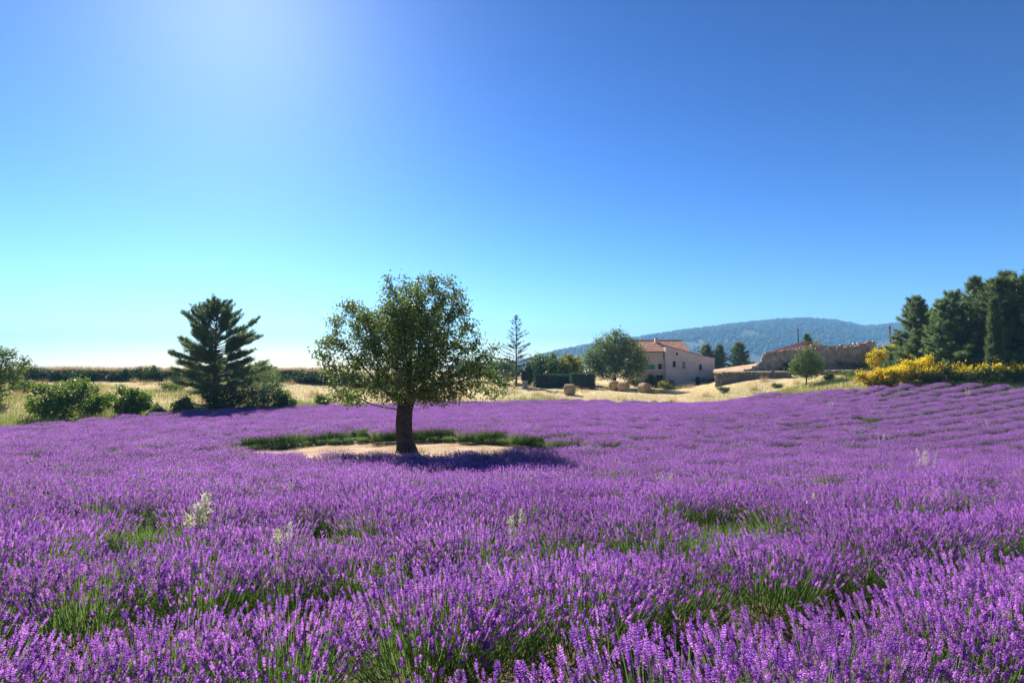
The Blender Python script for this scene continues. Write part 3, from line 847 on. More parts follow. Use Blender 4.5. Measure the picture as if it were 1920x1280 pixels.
for i, (u, d, w, h, mt_) in enumerate(((1225, 68.5, 1.5, .55, 'leaf_b'), (1252, 69, 1.6, .6, 'leaf_b'), (1355, 76, 1.8, .6, 'leaf_v'), (1455, 71.5, 1.3, .5, 'leaf_b'), (1552, 61.5, 1.2, .8, 'leaf_v'), (1600, 60, 2.6, .7, 'leaf_v'))):
    shrub('grass_clump', u, d, w, h, 'small green clump growing in the dry grass strip', mt_, 130 + i, cat='plant', natt=60, per=10, group='green clumps in the dry strip', nl=3)

# broom
def blossoms(e, tips, rng, q=.22, m=30):
    t = tips[(tips[:, 2] > np.quantile(tips[:, 2], q))]
    c = np.repeat(t, m, 0); c = c + rng.normal(size=c.shape) * .17 + np.array([0, 0, .1])
    g = Geo(); leaves(g, c, rdir(rng, len(c)) + np.array([0, 0, .4]), .10, .10, rng, a=rng.uniform(0, 1, len(c)))
    g.build('blossoms', M['broom'], e, attr='tint')
BG = 'yellow broom bushes at the wood edge'
for i, (u, d, w, h) in enumerate(((1640, 51, 2.2, 1.5), (1668, 50.5, 2.3, 1.65), (1700, 51, 2.3, 1.8), (1722, 51.5, 2.0, 2.1), (1748, 49.5, 2.0, 1.35), (1782, 50.5, 2.4, 1.3), (1815, 49.5, 2.4, 1.25),
                                  (1846, 50, 2.4, 1.3), (1876, 49, 2.4, 1.35), (1905, 49, 2.4, 1.4), (1936, 48.5, 2.4, 1.4))):
    shrub('broom_bush', u, d, w, h, 'yellow flowering broom bush in the front hedge edging the lavender', 'broom_green', 150 + i, natt=130, per=14, leaf=(.18, .06), group=BG, extra=blossoms if i < 4 else (lambda e, t, g_: blossoms(e, t, g_, .74, 11)), nl=5)
for i, (u, d, w, h) in enumerate(((1652, 70, 3.2, 3.0), (1672, 74, 3.4, 3.2), (1690, 68, 3.2, 2.8), (1700, 78, 3.6, 3.2), (1645, 76, 3.0, 3.0))):
    shrub('broom_bush', u, d, w, h, 'yellow broom bush on the slope between ruin and conifers', 'broom_green', 170 + i, natt=130, per=13, leaf=(.2, .07), group='broom bushes behind the ruin corner', extra=blossoms, nl=6)
shrub('leafy_bush', 1667, 64, 1.9, 2.2, 'dark green bush among the yellow broom behind the ruin', 'leaf_d', 180, per=20)

# clipped hedge: three blocks
def hedge(u0, u1, d, h, depth, seed, label):
    rng = np.random.default_rng(seed)
    xa, xb = (u0 - 960) / F * d, (u1 - 960) / F * d
    w = xb - xa
    e = empty('clipped_hedge', ((xa + xb) / 2, d, z1((xa + xb) / 2, d) - .1)); tag(e, label, 'hedge', 'clipped hedge blocks')
    g = Geo(); g.box(-w / 2 + .12, w / 2 - .12, .12, depth - .12, 0, h - .14); g.build('inner_branches', M['twig'], e)
    n = int((w * h * 2 + w * depth + depth * h * 2) * 190)
    f = rng.uniform(0, 1, n); p = np.stack([rng.uniform(-w / 2, w / 2, n), rng.uniform(0, depth, n), rng.uniform(0, h, n)], -1)
    A = np.array([w * h, w * h, w * depth, depth * h, depth * h]); c = np.cumsum(A / A.sum()); k = np.searchsorted(c, f)
    nr = np.array([(0, -1, 0), (0, 1, 0), (0, 0, 1), (-1, 0, 0), (1, 0, 0)])[k]
    p[k == 0, 1] = 0; p[k == 1, 1] = depth; p[k == 2, 2] = h; p[k == 3, 0] = -w / 2; p[k == 4, 0] = w / 2
    p += rng.normal(size=p.shape) * .06 + nr * (.05 * np.sin(p[:, 0] * 2.1) + .03 * np.sin(p[:, 2] * 5))[:, None]
    gl = Geo(); leaves(gl, p, nr * .5 + rng.normal(size=p.shape) * .6 + np.array([0, 0, .5]), .15, .075, rng, a=rng.uniform(0, 1, n))
    gl.build('foliage', M['hedge'], e, attr='tint')
hedge(1003, 1048, 90, 2.1, 1.4, 1, 'lower clipped dark green hedge block next to the plinth shrub')
hedge(1046, 1072, 91.5, 2.0, 1.6, 2, 'short clipped hedge block with sunlit top in the middle')
hedge(1071, 1115, 89, 2.35, 1.5, 3, 'tallest clipped dark hedge block nearest the large round tree')

# ------------------------------------------------------------------ farmhouse
def tiled_roof(A, B, C, D, name, m, parent, pitch=.24, seed=0, broken=0.0):
    """corrugated barrel tiles on the quad A(eave left) B(eave right) C(ridge right) D(ridge left)"""
    rng = np.random.default_rng(seed)
    A, B, C, D = [np.array(p, float) for p in (A, B, C, D)]
    w = np.linalg.norm(B - A); l = np.linalg.norm(D - A)
    nu, nv = int(w / pitch) * 6, max(3, int(l / .36))
    nn = norm(np.cross(B - A, D - A)); nn = nn if nn[2] > 0 else -nn
    g = Geo()
    us = np.linspace(0, 1, nu + 1)
    wav = .05 * np.abs(np.sin(us * nu / 6 * math.pi))
    for j in range(nv):
        jit = np.repeat(rng.normal(0, .012, nu // 6 + 2), 6)[:nu + 1]
        rowsv = []
        for s, lift in ((j / nv, .035), ((j + 1.12) / nv, .0)):
            s = min(s, 1.02)
            p = (A[None] * (1 - us)[:, None] + B[None] * us[:, None]) * (1 - s) + (D[None] * (1 - us)[:, None] + C[None] * us[:, None]) * s
            rowsv.append(p + nn * (wav + lift + jit)[:, None])
        V = np.concatenate(rowsv); k = np.arange(nu)
        keepq = np.repeat(rng.uniform(0, 1, nu // 6 + 1) > broken, 6)[:nu]
        Q = np.stack([k, k + 1, nu + 2 + k, nu + 1 + k], -1)[keepq]
        g.add(V, Q=Q)
    return g.build(name, m, parent)

def opening(parent, name, x0, x1, z0, z1_, yf, frame=None, pane='glass', sill=True, arch=False, surround=None):
    """a window set back in the wall: reveal, pane, frame, sill"""
    gw = Geo()
    t = .05
    for a in ((x0, x0 + t, z0, z1_), (x1 - t, x1, z0, z1_), (x0 + t, x1 - t, z1_ - t, z1_), (x0 + t, x1 - t, z0, z0 + t), ((x0 + x1) / 2 - .018, (x0 + x1) / 2 + .018, z0 + t, z1_ - t)):
        gw.box(a[0], a[1], yf + .10, yf + .16, a[2], a[3])
    w = gw.build(name, M[frame or 'wood'], parent)
    gp = Geo(); gp.box(x0 + .01, x1 - .01, yf + .125, yf + .14, z0 + .01, z1_ - .01); gp.build('pane', M[pane], w)
    if sill:
        gs = Geo(); gs.box(x0 - .08, x1 + .08, yf - .07, yf + .1, z0 - .09, z0 - .004); gs.build('sill', M['stone_d'], w)
    if surround:
        gs = Geo(); s = .17
        gs.box(x0 - s, x0, yf - .02, yf + .06, z0 - s, z1_ + s); gs.box(x1, x1 + s, yf - .02, yf + .06, z0 - s, z1_ + s)
        gs.box(x0, x1, yf - .02, yf + .06, z1_, z1_ + s); gs.box(x0, x1, yf - .02, yf + .06, z0 - s, z0)
        gs.build('surround', M[surround], w)
    return w

def wall_with_holes(xs_top, holes, yf, th, zb, topf, parent, m, name='wall'):
    """front wall slab cut into a grid of blocks, leaving the holes open; top follows topf(x)"""
    g = Geo()
    x0, x1 = xs_top
    xs = sorted(set([x0, x1] + [h[0] for h in holes] + [h[1] for h in holes] + list(np.linspace(x0, x1, 9)[1:-1])))
    def face(a, b, za, zb_, ta, tb_):
        g.add([(a, yf, za), (b, yf, zb_), (b, yf, tb_), (a, yf, ta)], Q=[(0, 1, 2, 3)])
        g.add([(a, yf + th, za), (b, yf + th, zb_), (b, yf + th, tb_), (a, yf + th, ta)], Q=[(3, 2, 1, 0)])
    for a, b in zip(xs[:-1], xs[1:]):
        if b - a < 1e-4: continue
        hs = sorted([h for h in holes if h[0] <= a + 1e-6 and h[1] >= b - 1e-6], key=lambda h: h[2])
        z = zb
        for h in hs:
            if h[2] > z: face(a, b, z, z, h[2], h[2])
            z = h[3]
        face(a, b, z, z, topf(a), topf(b))
        g.add([(a, yf, topf(a)), (b, yf, topf(b)), (b, yf + th, topf(b)), (a, yf + th, topf(a))], Q=[(0, 1, 2, 3)])
    for h in holes:
        p = [(h[0], h[2]), (h[1], h[2]), (h[1], h[3]), (h[0], h[3])]
        for (xa, za), (xb, zb_) in zip(p, p[1:] + p[:1]):
            g.add([(xa, yf, za), (xa, yf + th, za), (xb, yf + th, zb_), (xb, yf, zb_)], Q=[(0, 1, 2, 3)])
    for xx in (x0, x1):
        g.add([(xx, yf, zb), (xx, yf + th, zb), (xx, yf + th, topf(xx)), (xx, yf, topf(xx))], Q=[(0, 1, 2, 3)])
    return g.build(name, m, parent)

def px2(u, v, d): p = P(u, v, d); return p[0], p[2]
def rect(u0, u1, v0, v1, d):
    a, b = px2(u0, v1, d), px2(u1, v0, d); return [a[0], b[0], a[1], b[1]]
HB = z1(28, 100) - .6
# annex with the single sloping roof
DA = 100.0
e = empty('farmhouse_annex', (0, 0, 0)); tag(e, 'pale plastered annex with a single slanting roof and small windows', 'house')
xl, xr = px2(1248, 700, DA)[0], px2(1340, 700, DA)[0]
zl, zr = px2(1248, 648, DA)[1], px2(1340, 672, DA)[1]
topA = lambda x: zl + (zr - zl) * (x - xl) / (xr - xl) - .35 * math.sin(math.pi * (x - xl) / (xr - xl)) * .3
wins = [rect(1267.3, 1271.3, 660.5, 666, DA), rect(1261.5, 1267, 677, 687, DA), rect(1279.3, 1285, 678.5, 689, DA), rect(1311, 1316, 683, 692.5, DA)]
door = rect(1304, 1313, 706.5, 724, DA)
wall_with_holes((xl, xr), wins + [door], DA, .5, HB, topA, e, M['plaster'])
g = Geo()
g.hull([(xl, DA + .5, HB), (xl + .5, DA + .5, HB), (xl, DA + 7, HB), (xl + .5, DA + 7, HB), (xl, DA + .5, zl), (xl + .5, DA + .5, topA(xl + .5)), (xl, DA + 7, zl), (xl + .5, DA + 7, topA(xl + .5))])
g.hull([(xr - .5, DA + .5, HB), (xr, DA + .5, HB), (xr - .5, DA + 7, HB), (xr, DA + 7, HB), (xr - .5, DA + .5, topA(xr - .5)), (xr, DA + .5, zr), (xr - .5, DA + 7, topA(xr - .5)), (xr, DA + 7, zr)])
g.box(xl + .5, xr - .5, DA + 6.5, DA + 7, HB, zr); g.build('side_walls', M['plaster'], e)
g = Geo(); g.box(xl + .52, xr - .52, DA + 1.2, DA + 1.25, HB, zr - .3); g.build('painted_interior_dark', M['interior_dark'], e)  # black sheet added behind the front wall in place of indoor shade
xm = [xl - .15 + (xr - xl + .35) * t for t in np.linspace(0, 1, 9)]
g = Geo()
for a, b in zip(xm[:-1], xm[1:]):
    za, zb_ = topA(min(max(a, xl), xr)) , topA(min(max(b, xl), xr))
    g.hull([(a, DA - .16, za), (b, DA - .16, zb_), (a, DA + 7.2, za), (b, DA + 7.2, zb_), (a, DA - .16, za + .13), (b, DA - .16, zb_ + .13), (a, DA + 7.2, za + .13), (b, DA + 7.2, zb_ + .13)])
rf = g.build('roof', M['tile_old'], e)
opening(e, 'window', *wins[0], DA, pane='glass', sill=False, surround='white')
opening(e, 'window', *wins[1], DA)
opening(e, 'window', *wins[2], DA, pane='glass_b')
opening(e, 'window', *wins[3], DA)
g = Geo()
dx0, dx1, dz0, dz1 = door
for k in range(6):
    a = dx0 + (dx1 - dx0) * k / 6; g.box(a + .01, a + (dx1 - dx0) / 6 - .01, DA + .28, DA + .33, HB, dz1)
dr = g.build('door', M['interior_dark'], e)
g = Geo()
for k in range(7):                                            # arch spandrels filling the square head
    t0, t1 = k / 7, (k + 1) / 7
    hh = lambda t: dz1 - (dx1 - dx0) * .5 * (1 - math.sqrt(max(0, 1 - (2 * t - 1) ** 2)))
    xa, xb = dx0 + (dx1 - dx0) * t0, dx0 + (dx1 - dx0) * t1
    g.hull([(xa, DA + .003, hh(t0)), (xb, DA + .003, hh(t1)), (xa, DA + .25, hh(t0)), (xb, DA + .25, hh(t1)), (xa, DA + .003, dz1 + .002), (xb, DA + .003, dz1 + .002), (xa, DA + .25, dz1 + .002), (xb, DA + .25, dz1 + .002)])
g.build('arch', M['plaster'], dr)

# main house
DM = 100.7
e = empty('farmhouse', (0, 0, 0)); tag(e, 'ochre farmhouse with a long terracotta tile roof behind the annex', 'house')
xl2, xr2 = px2(1192, 700, DM)[0], px2(1291, 700, DM)[0]
ze = px2(1200, 658, DM)[1]
wn_ = [rect(1234, 1241, 682, 692, DM), rect(1244, 1250, 662, 672, DM)]
gd = rect(1214, 1228, 683, 694, DM)
cel = rect(1231, 1244, 703, 716, DM)
wall_with_holes((xl2, xr2), wn_ + [gd, cel], DM, .5, HB, lambda x: ze, e, M['plaster2'])
g = Geo()
g.box(xl2, xl2 + .5, DM + .5, DM + 9, HB, ze); g.box(xr2 - .5, xr2, DM + .5, DM + 9, HB, ze); g.box(xl2 + .5, xr2 - .5, DM + 8.5, DM + 9, HB, ze)
g.box(xl2 + .5, xr2 - .5, DM + 1.5, DM + 1.6, HB, ze - .1)
zr2 = px2(1200, 638.5, DM + 4.6)[1]
for xx in (xl2, xr2 - .5):
    g.add([(xx, DM, ze), (xx, DM + 9, ze), (xx, DM + 4.6, zr2 - .05), (xx + .5, DM, ze), (xx + .5, DM + 9, ze), (xx + .5, DM + 4.6, zr2 - .05)], T=[(0, 2, 1), (3, 4, 5)], Q=[(0, 3, 5, 2), (1, 2, 5, 4)])
g.build('side_walls', M['plaster2'], e)
rf = tiled_roof((xl2 - .3, DM - .45, ze - .1), (xr2 + .25, DM - .45, ze - .1), (xr2 + .25, DM + 4.6, zr2), (xl2 - .3, DM + 4.6, zr2), 'roof', M['tile'], e, seed=4)
tiled_roof((xr2 + .25, DM + 9.4, ze - .1), (xl2 - .3, DM + 9.4, ze - .1), (xl2 - .3, DM + 4.6, zr2), (xr2 + .25, DM + 4.6, zr2), 'rear_slope', M['tile'], rf, seed=5)
g = Geo(); n_ = 24
for k in range(n_):
    a = xl2 - .3 + (xr2 - xl2 + .55) * k / n_; b = a + (xr2 - xl2 + .55) / n_ * 1.05
    g.hull([(a, DM + 4.42, zr2 - .02), (b, DM + 4.42, zr2 + .01), (a, DM + 4.78, zr2 - .02), (b, DM + 4.78, zr2 + .01), (a, DM + 4.5, zr2 + .13), (b, DM + 4.5, zr2 + .16), (a, DM + 4.7, zr2 + .13), (b, DM + 4.7, zr2 + .16)])
g.build('ridge_tiles', M['tile'], rf)
cx = px2(1231, 640, DM + 3.6)[0]
g = Geo(); g.box(cx - .28, cx + .28, DM + 3.3, DM + 3.9, zr2 - .7, zr2 + .35); g.box(cx - .34, cx + .34, DM + 3.24, DM + 3.96, zr2 + .35, zr2 + .43); g.build('chimney', M['plaster2'], rf)
g = Geo(); g.box(xl2 - .3, xr2 + .25, DM - .4, DM - .02, ze - .2, ze - .12); g.build('eaves_board', M['wood'], rf)
for w_ in wn_: opening(e, 'window', *w_, DM)
g = Geo()
for k in range(2):
    a = gd[0] + (gd[1] - gd[0]) * k / 2; g.box(a + .01, a + (gd[1] - gd[0]) / 2 - .01, DM - .05, DM + .02, gd[2], gd[3])
    for q_ in range(7): zq = gd[2] + (gd[3] - gd[2]) * (q_ + .3) / 7; g.box(a + .08, a + (gd[1] - gd[0]) / 2 - .08, DM - .075, DM - .052, zq, zq + .09)
g.build('shutter', M['shutter'], e)
sh = rect(1244.5, 1250, 681, 693, DM); g = Geo(); g.box(sh[0], sh[1], DM - .06, DM - .004, sh[2], sh[3]); g.build('shutter', M['shutter'], e)
g = Geo(); g.box(cel[0], cel[1], DM + .42, DM + .46, HB, cel[3]); g.build('opening_dark_sheet', M['interior_dark'], e)  # no door: near-black sheet painted as the shade in the lower opening
g = Geo(); tr = rect(1213, 1249, 692.5, 695, DM); g.box(tr[0], tr[1], DM - .5, DM - .003, tr[2], tr[3]); g.build('ledge', M['white'], e)

# ------------------------------------------------------------------ stone ruin and retaining walls
def stone_wall(g, gc, A, B, zb, topf, th=.5, seed=0, size=(.38, .19)):
    """courses of rough stones between plan points A and B, top topf(t)"""
    rng = np.random.default_rng(seed)
    A = np.array(A, float); B = np.array(B, float)
    Ln = np.linalg.norm(B - A); d = (B - A) / Ln; nrm = np.array([-d[1], d[0]])
    z = zb; zmax = max(topf(t) for t in np.linspace(0, 1, 40))
    while z < zmax:
        h = size[1] * rng.uniform(.75, 1.3); s = -rng.uniform(0, .2)
        while s < Ln:
            l = size[0] * rng.uniform(.55, 1.6); a, b = max(0, s), min(Ln, s + l)
            if b - a > .06 and z + h * .5 < topf((a + b) / 2 / Ln) + rng.normal(0, .05):
                f0, f1 = -th / 2 + rng.normal(0, .022), th / 2 + rng.normal(0, .022)
                gp = .012; V = []
                for zq in (z + gp, z + h - gp):
                    for f in (f0, f1):
                        for sq in (a + gp, b - gp):
                            q = A + d * (sq + rng.normal(0, .008)) + nrm * (f + rng.normal(0, .008)); V.append((q[0], q[1], zq + rng.normal(0, .009)))
                g.hull(V)
            s += l
        z += h
    ts = np.linspace(0, 1, 14)
    for t0, t1 in zip(ts[:-1], ts[1:]):
        V = []
        for zz__ in (0, 1):
            for f in (-th / 2 + .06, th / 2 - .06):
                for t in (t0, t1):
                    q = A + d * Ln * t + nrm * f; V.append((q[0], q[1], zb - .3 if zz__ == 0 else max(zb, topf(t) - .14)))
        gc.hull(V)
def wall_thing(e, segs, sm, size=(.38, .19)):
    g, gc = Geo(), Geo()
    for k, s in enumerate(segs): stone_wall(g, gc, *s, seed=k + 7, size=size)
    tag(g.build('stones', sm, e), kind='stuff'); gc.build('mortar_core', M['mortar'], e)

e = empty('ruined_barn', (0, 0, 0)); tag(e, 'roofless stone barn ruin with part of a red tile roof', 'ruin')
DR = 80.0
def gxy(u, d): return ((u - 960) / F * d, d)
def zv(v, d, u=1500): return P(u, v, d)[2]
A1, B1 = gxy(1393, DR + 1), gxy(1634, DR - 3)
zb = min(z1(*A1), z1(*B1), z1(*gxy(1500, DR))) - .3
def top_front(t):
    u = 1393 + 241 * t; d = DR + 1 - 4 * t
    v = np.interp(u, [1393, 1405, 1425, 1432, 1433, 1440, 1520, 1522, 1600, 1615, 1634], [694, 690, 683, 672, 664, 661, 655, 655, 651, 647, 641])
    return zv(float(v), d)
back = gxy(1640, DR + 5); backl = gxy(1436, DR + 7)
tb = lambda t: zv(float(np.interp(t, [0, .25, .45, .6, .8, 1], [668, 655, 646, 649, 645, 640])), DR + 6)
segs = [(A1, B1, zb, top_front), ((B1[0] - .1, B1[1] + .3), back, zb, lambda t: zv(641 + 2 * t, DR - 3 + 8 * t)), (back, backl, zb, lambda t: tb(1 - t)),
        ((gxy(1436, DR + .6)[0], DR + .6), backl, zb, lambda t: zv(666, DR) + (zv(667, DR + 7) - zv(666, DR)) * t)]
wall_thing(e, segs, M['stone'])
ra, rb2 = gxy(1434, DR - .3), gxy(1524, DR - 1.7)
rf = tiled_roof((ra[0], ra[1], zv(662, DR)), (rb2[0], rb2[1], zv(656, DR - 1.5)), (gxy(1522, DR + 6)[0], DR + 6, zv(641, DR + 6)), (gxy(1500, DR + 6)[0], DR + 6, zv(643, DR + 6)), 'roof', M['tile_old'], e, seed=9, broken=.04)
g = Geo(); rr_ = np.random.default_rng(2)
for k in range(70):
    t = rr_.uniform(.28, 1); p = np.array([A1[0] + (B1[0] - A1[0]) * t, A1[1] + (B1[1] - A1[1]) * t, top_front(t) + .03]); s = rr_.uniform(.1, .22)
    g.hull([p + np.array(q) * s + rr_.normal(size=3) * .03 for q in ((-1, -1, -.3), (1, -1, -.3), (-1, 1, -.3), (1, 1, -.3), (-1, -1, .35), (1, -1, .35), (-1, 1, .35), (1, 1, .35))])
g.build('wall_top_tiles', M['tile_old'], e)
g = Geo(); pcv = gxy(1627, DR - 3.6); xx, yy = pcv
tubes(g, [(xx, yy, zb), (xx - .12, yy - .1, zb + .35)], [(xx - .12, yy - .1, zb + .35), (xx + .05, yy, zb + 1.1)], [.035] * 2, [.035] * 2, 6); g.build('drain_pipe', M['white'], e)

for (ua, da, ub, db, va0, va1, nm, lab) in ((1341, 81, 1482, 74.5, 698.5, 697.5, 'retaining_wall', 'dark dry stone retaining wall between annex and ruin'),
                                          (1536, 74, 1618, 71, 696, 695.5, 'retaining_wall', 'low stone retaining wall under the long ruin wall')):
    A, B = gxy(ua, da), gxy(ub, db)
    e = empty(nm, (0, 0, 0)); tag(e, lab, 'wall')
    zb_ = min(z1(*A), z1(*B)) - .3
    wall_thing(e, [(A, B, zb_, lambda t, va0=va0, va1=va1, da=da, db=db: zv(va0 + (va1 - va0) * t, da + (db - da) * t))], M['stone_d'], size=(.34, .17))
    # turf on top and fill behind
    g = Geo(); nrm_ = 5.0; ts = np.linspace(0, 1, 12); V = []
    for t in ts:
        x = A[0] + (B[0] - A[0]) * t; y = A[1] + (B[1] - A[1]) * t; zt = zv(va0 + (va1 - va0) * t, y)
        V += [(x + .02, y + .2, zt + .03), (x + .05, y + 2.0, zt + .16), (x + .3, y + nrm_ + 4, zt + .1)]
    Q = []
    for k in range(11):
        for j in range(2): Q.append((k * 3 + j, k * 3 + 3 + j, k * 3 + 4 + j, k * 3 + 1 + j))
    g.add(V, Q=Q); o = g.build('terrace_fill', M['bank'], None, smooth=True); tag(o, kind='structure')
# bare earth ramp behind the retaining wall
g = Geo(); V = []
for t in np.linspace(0, 1, 10):
    u = 1338 + 95 * t
    for d, v in ((90, 699), (95, np.interp(u, [1338, 1420, 1433], [692.5, 681, 682])), (108, np.interp(u, [1338, 1420, 1433], [693, 682, 683]) + 5)):
        V.append(P(u, v, d))
Q = []
for k in range(9):
    for j in range(2): Q.append((k * 3 + j, k * 3 + 3 + j, k * 3 + 4 + j, k * 3 + 1 + j))
g.add(V, Q=Q); tag(g.build('earth_slope', M['earth'], smooth=True), kind='structure')

# ------------------------------------------------------------------ bales, poles, wires, weeds
def bale_mesh(seed):
    rng = np.random.default_rng(seed)
    g = Geo(); k = 40; Rr, hw = .72, .62
    prof = [(-hw, .05), (-hw - .015, .3), (-hw, .6), (-hw + .05, .97), (-hw + .13, 1.0), (-.2, 1.01), (.2, 1.01), (hw - .13, 1.0), (hw - .05, .97), (hw, .6), (hw + .015, .3), (hw, .05)]
    V = []
    for s, rr in prof:
        for i in range(k):
            th = i * 2 * math.pi / k; r_ = Rr * rr * (1 + rng.normal(0, .012)); sag = .93 if math.sin(th) < -.75 else 1
            V.append((s + rng.normal(0, .008), r_ * math.cos(th), r_ * math.sin(th) * sag))
    Q = []
    for j in range(len(prof) - 1):
        for i in range(k): Q.append((j * k + i, j * k + (i + 1) % k, (j + 1) * k + (i + 1) % k, (j + 1) * k + i))
    g.add(V, Q=Q); body = g.mesh('hay_bale_body', M['hay'])
    gs = Geo(); n = 900; th = rng.uniform(0, 2 * math.pi, n)
    c = np.stack([rng.uniform(-hw, hw, n), np.cos(th) * Rr, np.sin(th) * Rr], -1)
    d = np.stack([rng.normal(0, 1, n), -np.sin(th) + np.cos(th) * .4, np.cos(th) + np.sin(th) * .4], -1)
    blades(gs, c, d, rng.uniform(.08, .2, n), .014, rng, a=rng.uniform(0, 1, n))
    m = 500; th = rng.uniform(0, 6.28, m); r_ = np.sqrt(rng.uniform(0, 1, m)) * Rr; sg = rng.choice([-1, 1], m)
    blades(gs, np.stack([sg * hw, r_ * np.cos(th), r_ * np.sin(th)], -1), np.stack([sg * .5, -np.sin(th), np.cos(th)], -1), rng.uniform(.08, .2, m), .014, rng, a=rng.uniform(0, 1, m))
    return body, gs.mesh('bale_straw', M['straw'], attr='tint')
BM = bale_mesh(3)
for u, d, rz, lab in ((1068, 77, -.45, 'single round hay bale lying before the clipped hedge'), (1151, 86, .5, 'round hay bale under the tree touching another bale'),
                      (1169, 84.5, -.7, 'round hay bale with its end turned, right of the touching pair'), (1207, 83, -1.05, 'round hay bale showing its round end before the farmhouse')):
    x, y, z = ground_at(u, d, 0)
    e = empty('hay_bale', (x, y, z + .68), rz); tag(e, lab, 'hay bale', 'round hay bales')
    link('body', BM[0], e); link('loose_straw', BM[1], e)

pole_tops = []
for u, vt, vb, d, m, lab, rad in ((1498, 615, 645, 112, 'pole', 'dark wooden utility pole behind the ruined barn', .13), (1671, 610, 646, 84, 'pole_red', 'rust red utility pole above the yellow broom', .12)):
    x = (u - 960) / F * d; zt = zv(vt, d, u); zb_ = z1(x, d) - .3
    e = empty('utility_pole', (x, d, zb_)); tag(e, lab, 'pole', 'utility poles')
    g = Geo(); H = zt - zb_; tubes(g, [(0, 0, 0), (-.04, 0, H * .5)], [(-.04, 0, H * .5), (-.1, 0, H)], [rad, rad * .85], [rad * .85, rad * .7], 10)
    g.add([(-.1 + rad * .7 * math.cos(i * .628), rad * .7 * math.sin(i * .628), H) for i in range(10)] + [(-.1, 0, H + .04)], T=[(i, (i + 1) % 10, 10) for i in range(10)])
    g.build('post', M[m], e, smooth=True)
    g = Geo(); g.box(-.32, .12, -.05, .05, H - .35, H - .27); g.build('bracket', M['pole'], e)
    g = Geo(); tubes(g, [(-.28, 0, H - .27)], [(-.28, 0, H - .14)], [.04], [.025], 8); g.build('insulator', M['white'], e)
    pole_tops.append(np.array([x - .28, d, zt - .14]))
def wire(a, b, sag, lab):
    ts = np.linspace(0, 1, 25); p = a[None] * (1 - ts)[:, None] + b[None] * ts[:, None]; p[:, 2] -= sag * 4 * ts * (1 - ts)
    g = Geo(); tubes(g, p[:-1], p[1:], [.018] * 24, [.018] * 24, 4); tag(g.build('overhead_wire', M['wire']), lab, 'wire', 'overhead wires')
wire(pole_tops[0], pole_tops[1], .9, 'thin overhead wire strung between the two utility poles')
wire(pole_tops[0], P(1395, 641, 140), .5, 'thin overhead wire running down from the dark pole toward the small pines')

WEED = []
def weed_mesh(seed, bushy):
    rng = np.random.default_rng(seed); g = Geo()
    ns = 5 if bushy else 6
    for i in range(ns):
        az, el = rng.uniform(0, 6.28), rng.uniform(.02, .2 if bushy else .42)
        d = np.array([math.cos(az) * math.sin(el), math.sin(az) * math.sin(el), math.cos(el)]); L = rng.uniform(.5, .95)
        tubes(g, [(0, 0, 0)], [d * L], [.004], [.002], 3)
        n = 200 if bushy else 60
        s = rng.uniform(.4, 1, n); c = d[None] * (s * L)[:, None] + rng.normal(size=(n, 3)) * .018
        blades(g, c, d[None] + rng.normal(size=(n, 3)) * .7, rng.uniform(.025, .06, n), .014, rng, a=rng.uniform(0, 1, n))
    return g.mesh('weed', M['weed'], attr='tint')
WB = [weed_mesh(1, True), weed_mesh(2, False), weed_mesh(3, True)]
for k, (u, v, s, b, lab) in enumerate(((372, 985, 1.0, 0, 'tall cream seeded weed standing out of the purple lavender'), (1733, 880, 1.15, 1, 'pale branching weed spreading its stems in the right hand lavender'),
                                     (525, 1020, .66, 2, None), (1246, 915, .8, 1, None), (1655, 828, .9, 1, None), (1805, 905, .8, 1, None), (1512, 955, .68, 2, None), (965, 990, .66, 2, None), (1850, 800, .9, 1, None), (1560, 765, 1, 1, None), (1815, 740, 1.1, 1, None))):
    x, y = hit(u, v, .45)
    o = link('dry_weed', WB[b]); o.location = (x, y, z1(x, y)); o.scale = (s, s, s); o.rotation_euler = (0, 0, k * 1.3)
    tag(o, lab or 'small pale dry weed poking above the lavender', 'weed', 'pale weeds in the lavender')

# ------------------------------------------------------------------ grass
rgx = np.random.default_rng(9)
def grass(name, n, sampler, m, hgt, wid, label):
    x, y = sampler(n); z = Z(x, y)
    g = Geo(); k = len(x)
    d = np.stack([rgx.normal(0, .28, k), rgx.normal(0, .28, k), np.ones(k)], -1)
    blades(g, np.stack([x, y, z - .02], -1), d, rgx.uniform(.5, 1.3, k) * hgt, wid, rgx, a=np.clip(rgx.normal(.5, .3, k), 0, 1))
    tag(g.build(name, M[m], attr='tint'), label, 'grass', kind='stuff')
def meadow(n, y0=28, y1=104):
    y = rgx.uniform(y0 ** .5, y1 ** .5, n) ** 2; u = rgx.uniform(-120, 1760, n); x = (u - 960) / F * y
    k = ~inside(FIELD, x, y) & ~((y > 98) & (x > 18) & (x < 36)); return x[k], y[k]
def fringe(n):
    k = rgx.integers(0, 10, n); t = rgx.uniform(0, 1, n); a, b = FIELD[k], FIELD[k + 1]
    p = a * (1 - t)[:, None] + b * t[:, None]; o = np.abs(rgx.normal(0, 5.0, n)) + .15
    c = np.array([5.0, 25.0]); dd = norm(p - c); p = p + dd * o[:, None]
    patchy = np.sin(p[:, 0] * .55) + np.sin(p[:, 0] * .21 + 1) > rgx.normal(0, .8, n)
    return p[patchy, 0], p[patchy, 1]
grass('dry_grass', 90000, meadow, 'straw', .26, .03, 'dry straw coloured grass on the meadow strip past the lavender')
grass('green_grass', 60000, fringe, 'green_grass', .5, .03, 'green grass fringe growing along the far lavender edge')
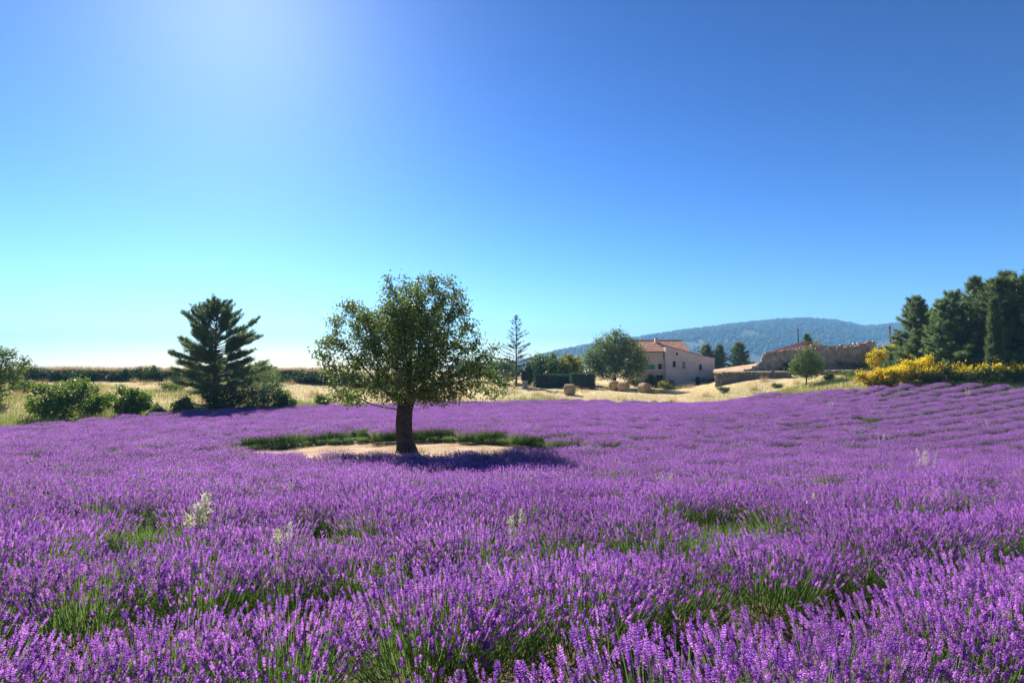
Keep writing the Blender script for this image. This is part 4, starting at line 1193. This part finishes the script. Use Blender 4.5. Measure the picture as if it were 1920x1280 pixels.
def left_meadow(n):
    y = rgx.uniform(34, 76, n); u = rgx.uniform(-160, 720, n); x = (u - 960) / F * y
    k = ~inside(FIELD, x, y) & (np.sin(x * .31 + 2 * np.sin(y * .17)) + np.sin(y * .4 + x * .1) + rgx.normal(0, .5, n) > -.25 + (y - 50) * .03); return x[k], y[k]
grass('meadow_grass', 60000, left_meadow, 'green_grass', .4, .035, 'yellow green grass patches in the meadow around the bushes')
def tufts(n):
    c = 260; y = rgx.uniform(45, 100, c); u = rgx.uniform(-100, 1640, c); x = (u - 960) / F * y; k = rgx.integers(0, c, n)
    X_, Y_ = x[k] + rgx.normal(0, .35, n), y[k] + rgx.normal(0, .35, n); q = ~inside(FIELD, X_, Y_) & ~((Y_ > 98) & (X_ > 18) & (X_ < 36)); return X_[q], Y_[q]
grass('tall_dry_grass', 22000, tufts, 'straw', .7, .03, 'taller tufts of dry grass scattered over the far meadow')
def patchgrass(n):
    t = rgx.uniform(0, 6.28, n); r_ = rgx.uniform(0, 1, n) ** .5
    x, y = PC[0] + PA * r_ * np.cos(t), PC[1] + PB * r_ * np.sin(t); k = (np.sin(x * 2.1) * np.sin(y * 3.3) > .35) | (np.hypot(x - tx, y - ty) < .75); return x[k], y[k]
grass('patch_grass', 9000, patchgrass, 'straw', .14, .014, 'short dead grass on bare soil round the tree foot')
# grass along the bank top
k = rgx.integers(0, 89, 16000); t = rgx.uniform(0, 1, 16000)[:, None]
p = BANK_TOP[k] * (1 - t) + BANK_TOP[k + 1] * t; p[:, 1] += rgx.normal(0, .8, 16000); p[:, 2] -= .08
g = Geo(); blades(g, p, np.stack([rgx.normal(0, .3, 16000), rgx.normal(0, .3, 16000), np.ones(16000)], -1), rgx.uniform(.2, .75, 16000), .04, rgx, a=rgx.uniform(0, 1, 16000))
tag(g.build('bank_grass', M['straw'], attr='tint'), 'dry grass along the top of the far terrace bank', 'grass', kind='stuff')
for i, u in enumerate((-60, 20, 70, 120, 165, 225, 270, 300, 355, 470, 545, 590, 640, 690)):
    shrub('bank_bush', u, 79.0, rgx.uniform(3.0, 5.0), rgx.uniform(1.3, 1.8), 'dark scrub bush growing on the face of the far bank', 'leaf_d', 200 + i, natt=110, per=16, leaf=(.22, .15), group='scrub on the far bank', zoff=0.0)

# ------------------------------------------------------------------ haze
M['haze'] = bpy.data.materials.new('haze'); M['haze'].use_nodes = True
N = M['haze'].node_tree.nodes
for nd in list(N):
    if nd.type != 'OUTPUT_MATERIAL': N.remove(nd)
pv = N.new('ShaderNodeVolumePrincipled')
pv.inputs['Color'].default_value = (.24, .56, 1.0, 1); pv.inputs['Density'].default_value = .00032; pv.inputs['Anisotropy'].default_value = 0
M['haze'].node_tree.links.new(pv.outputs[0], N['Material Output'].inputs['Volume'])
g = Geo(); g.box(-3600, 3600, -400, 3600, -14, 206)
tag(g.build('haze', M['haze']), kind='stuff')
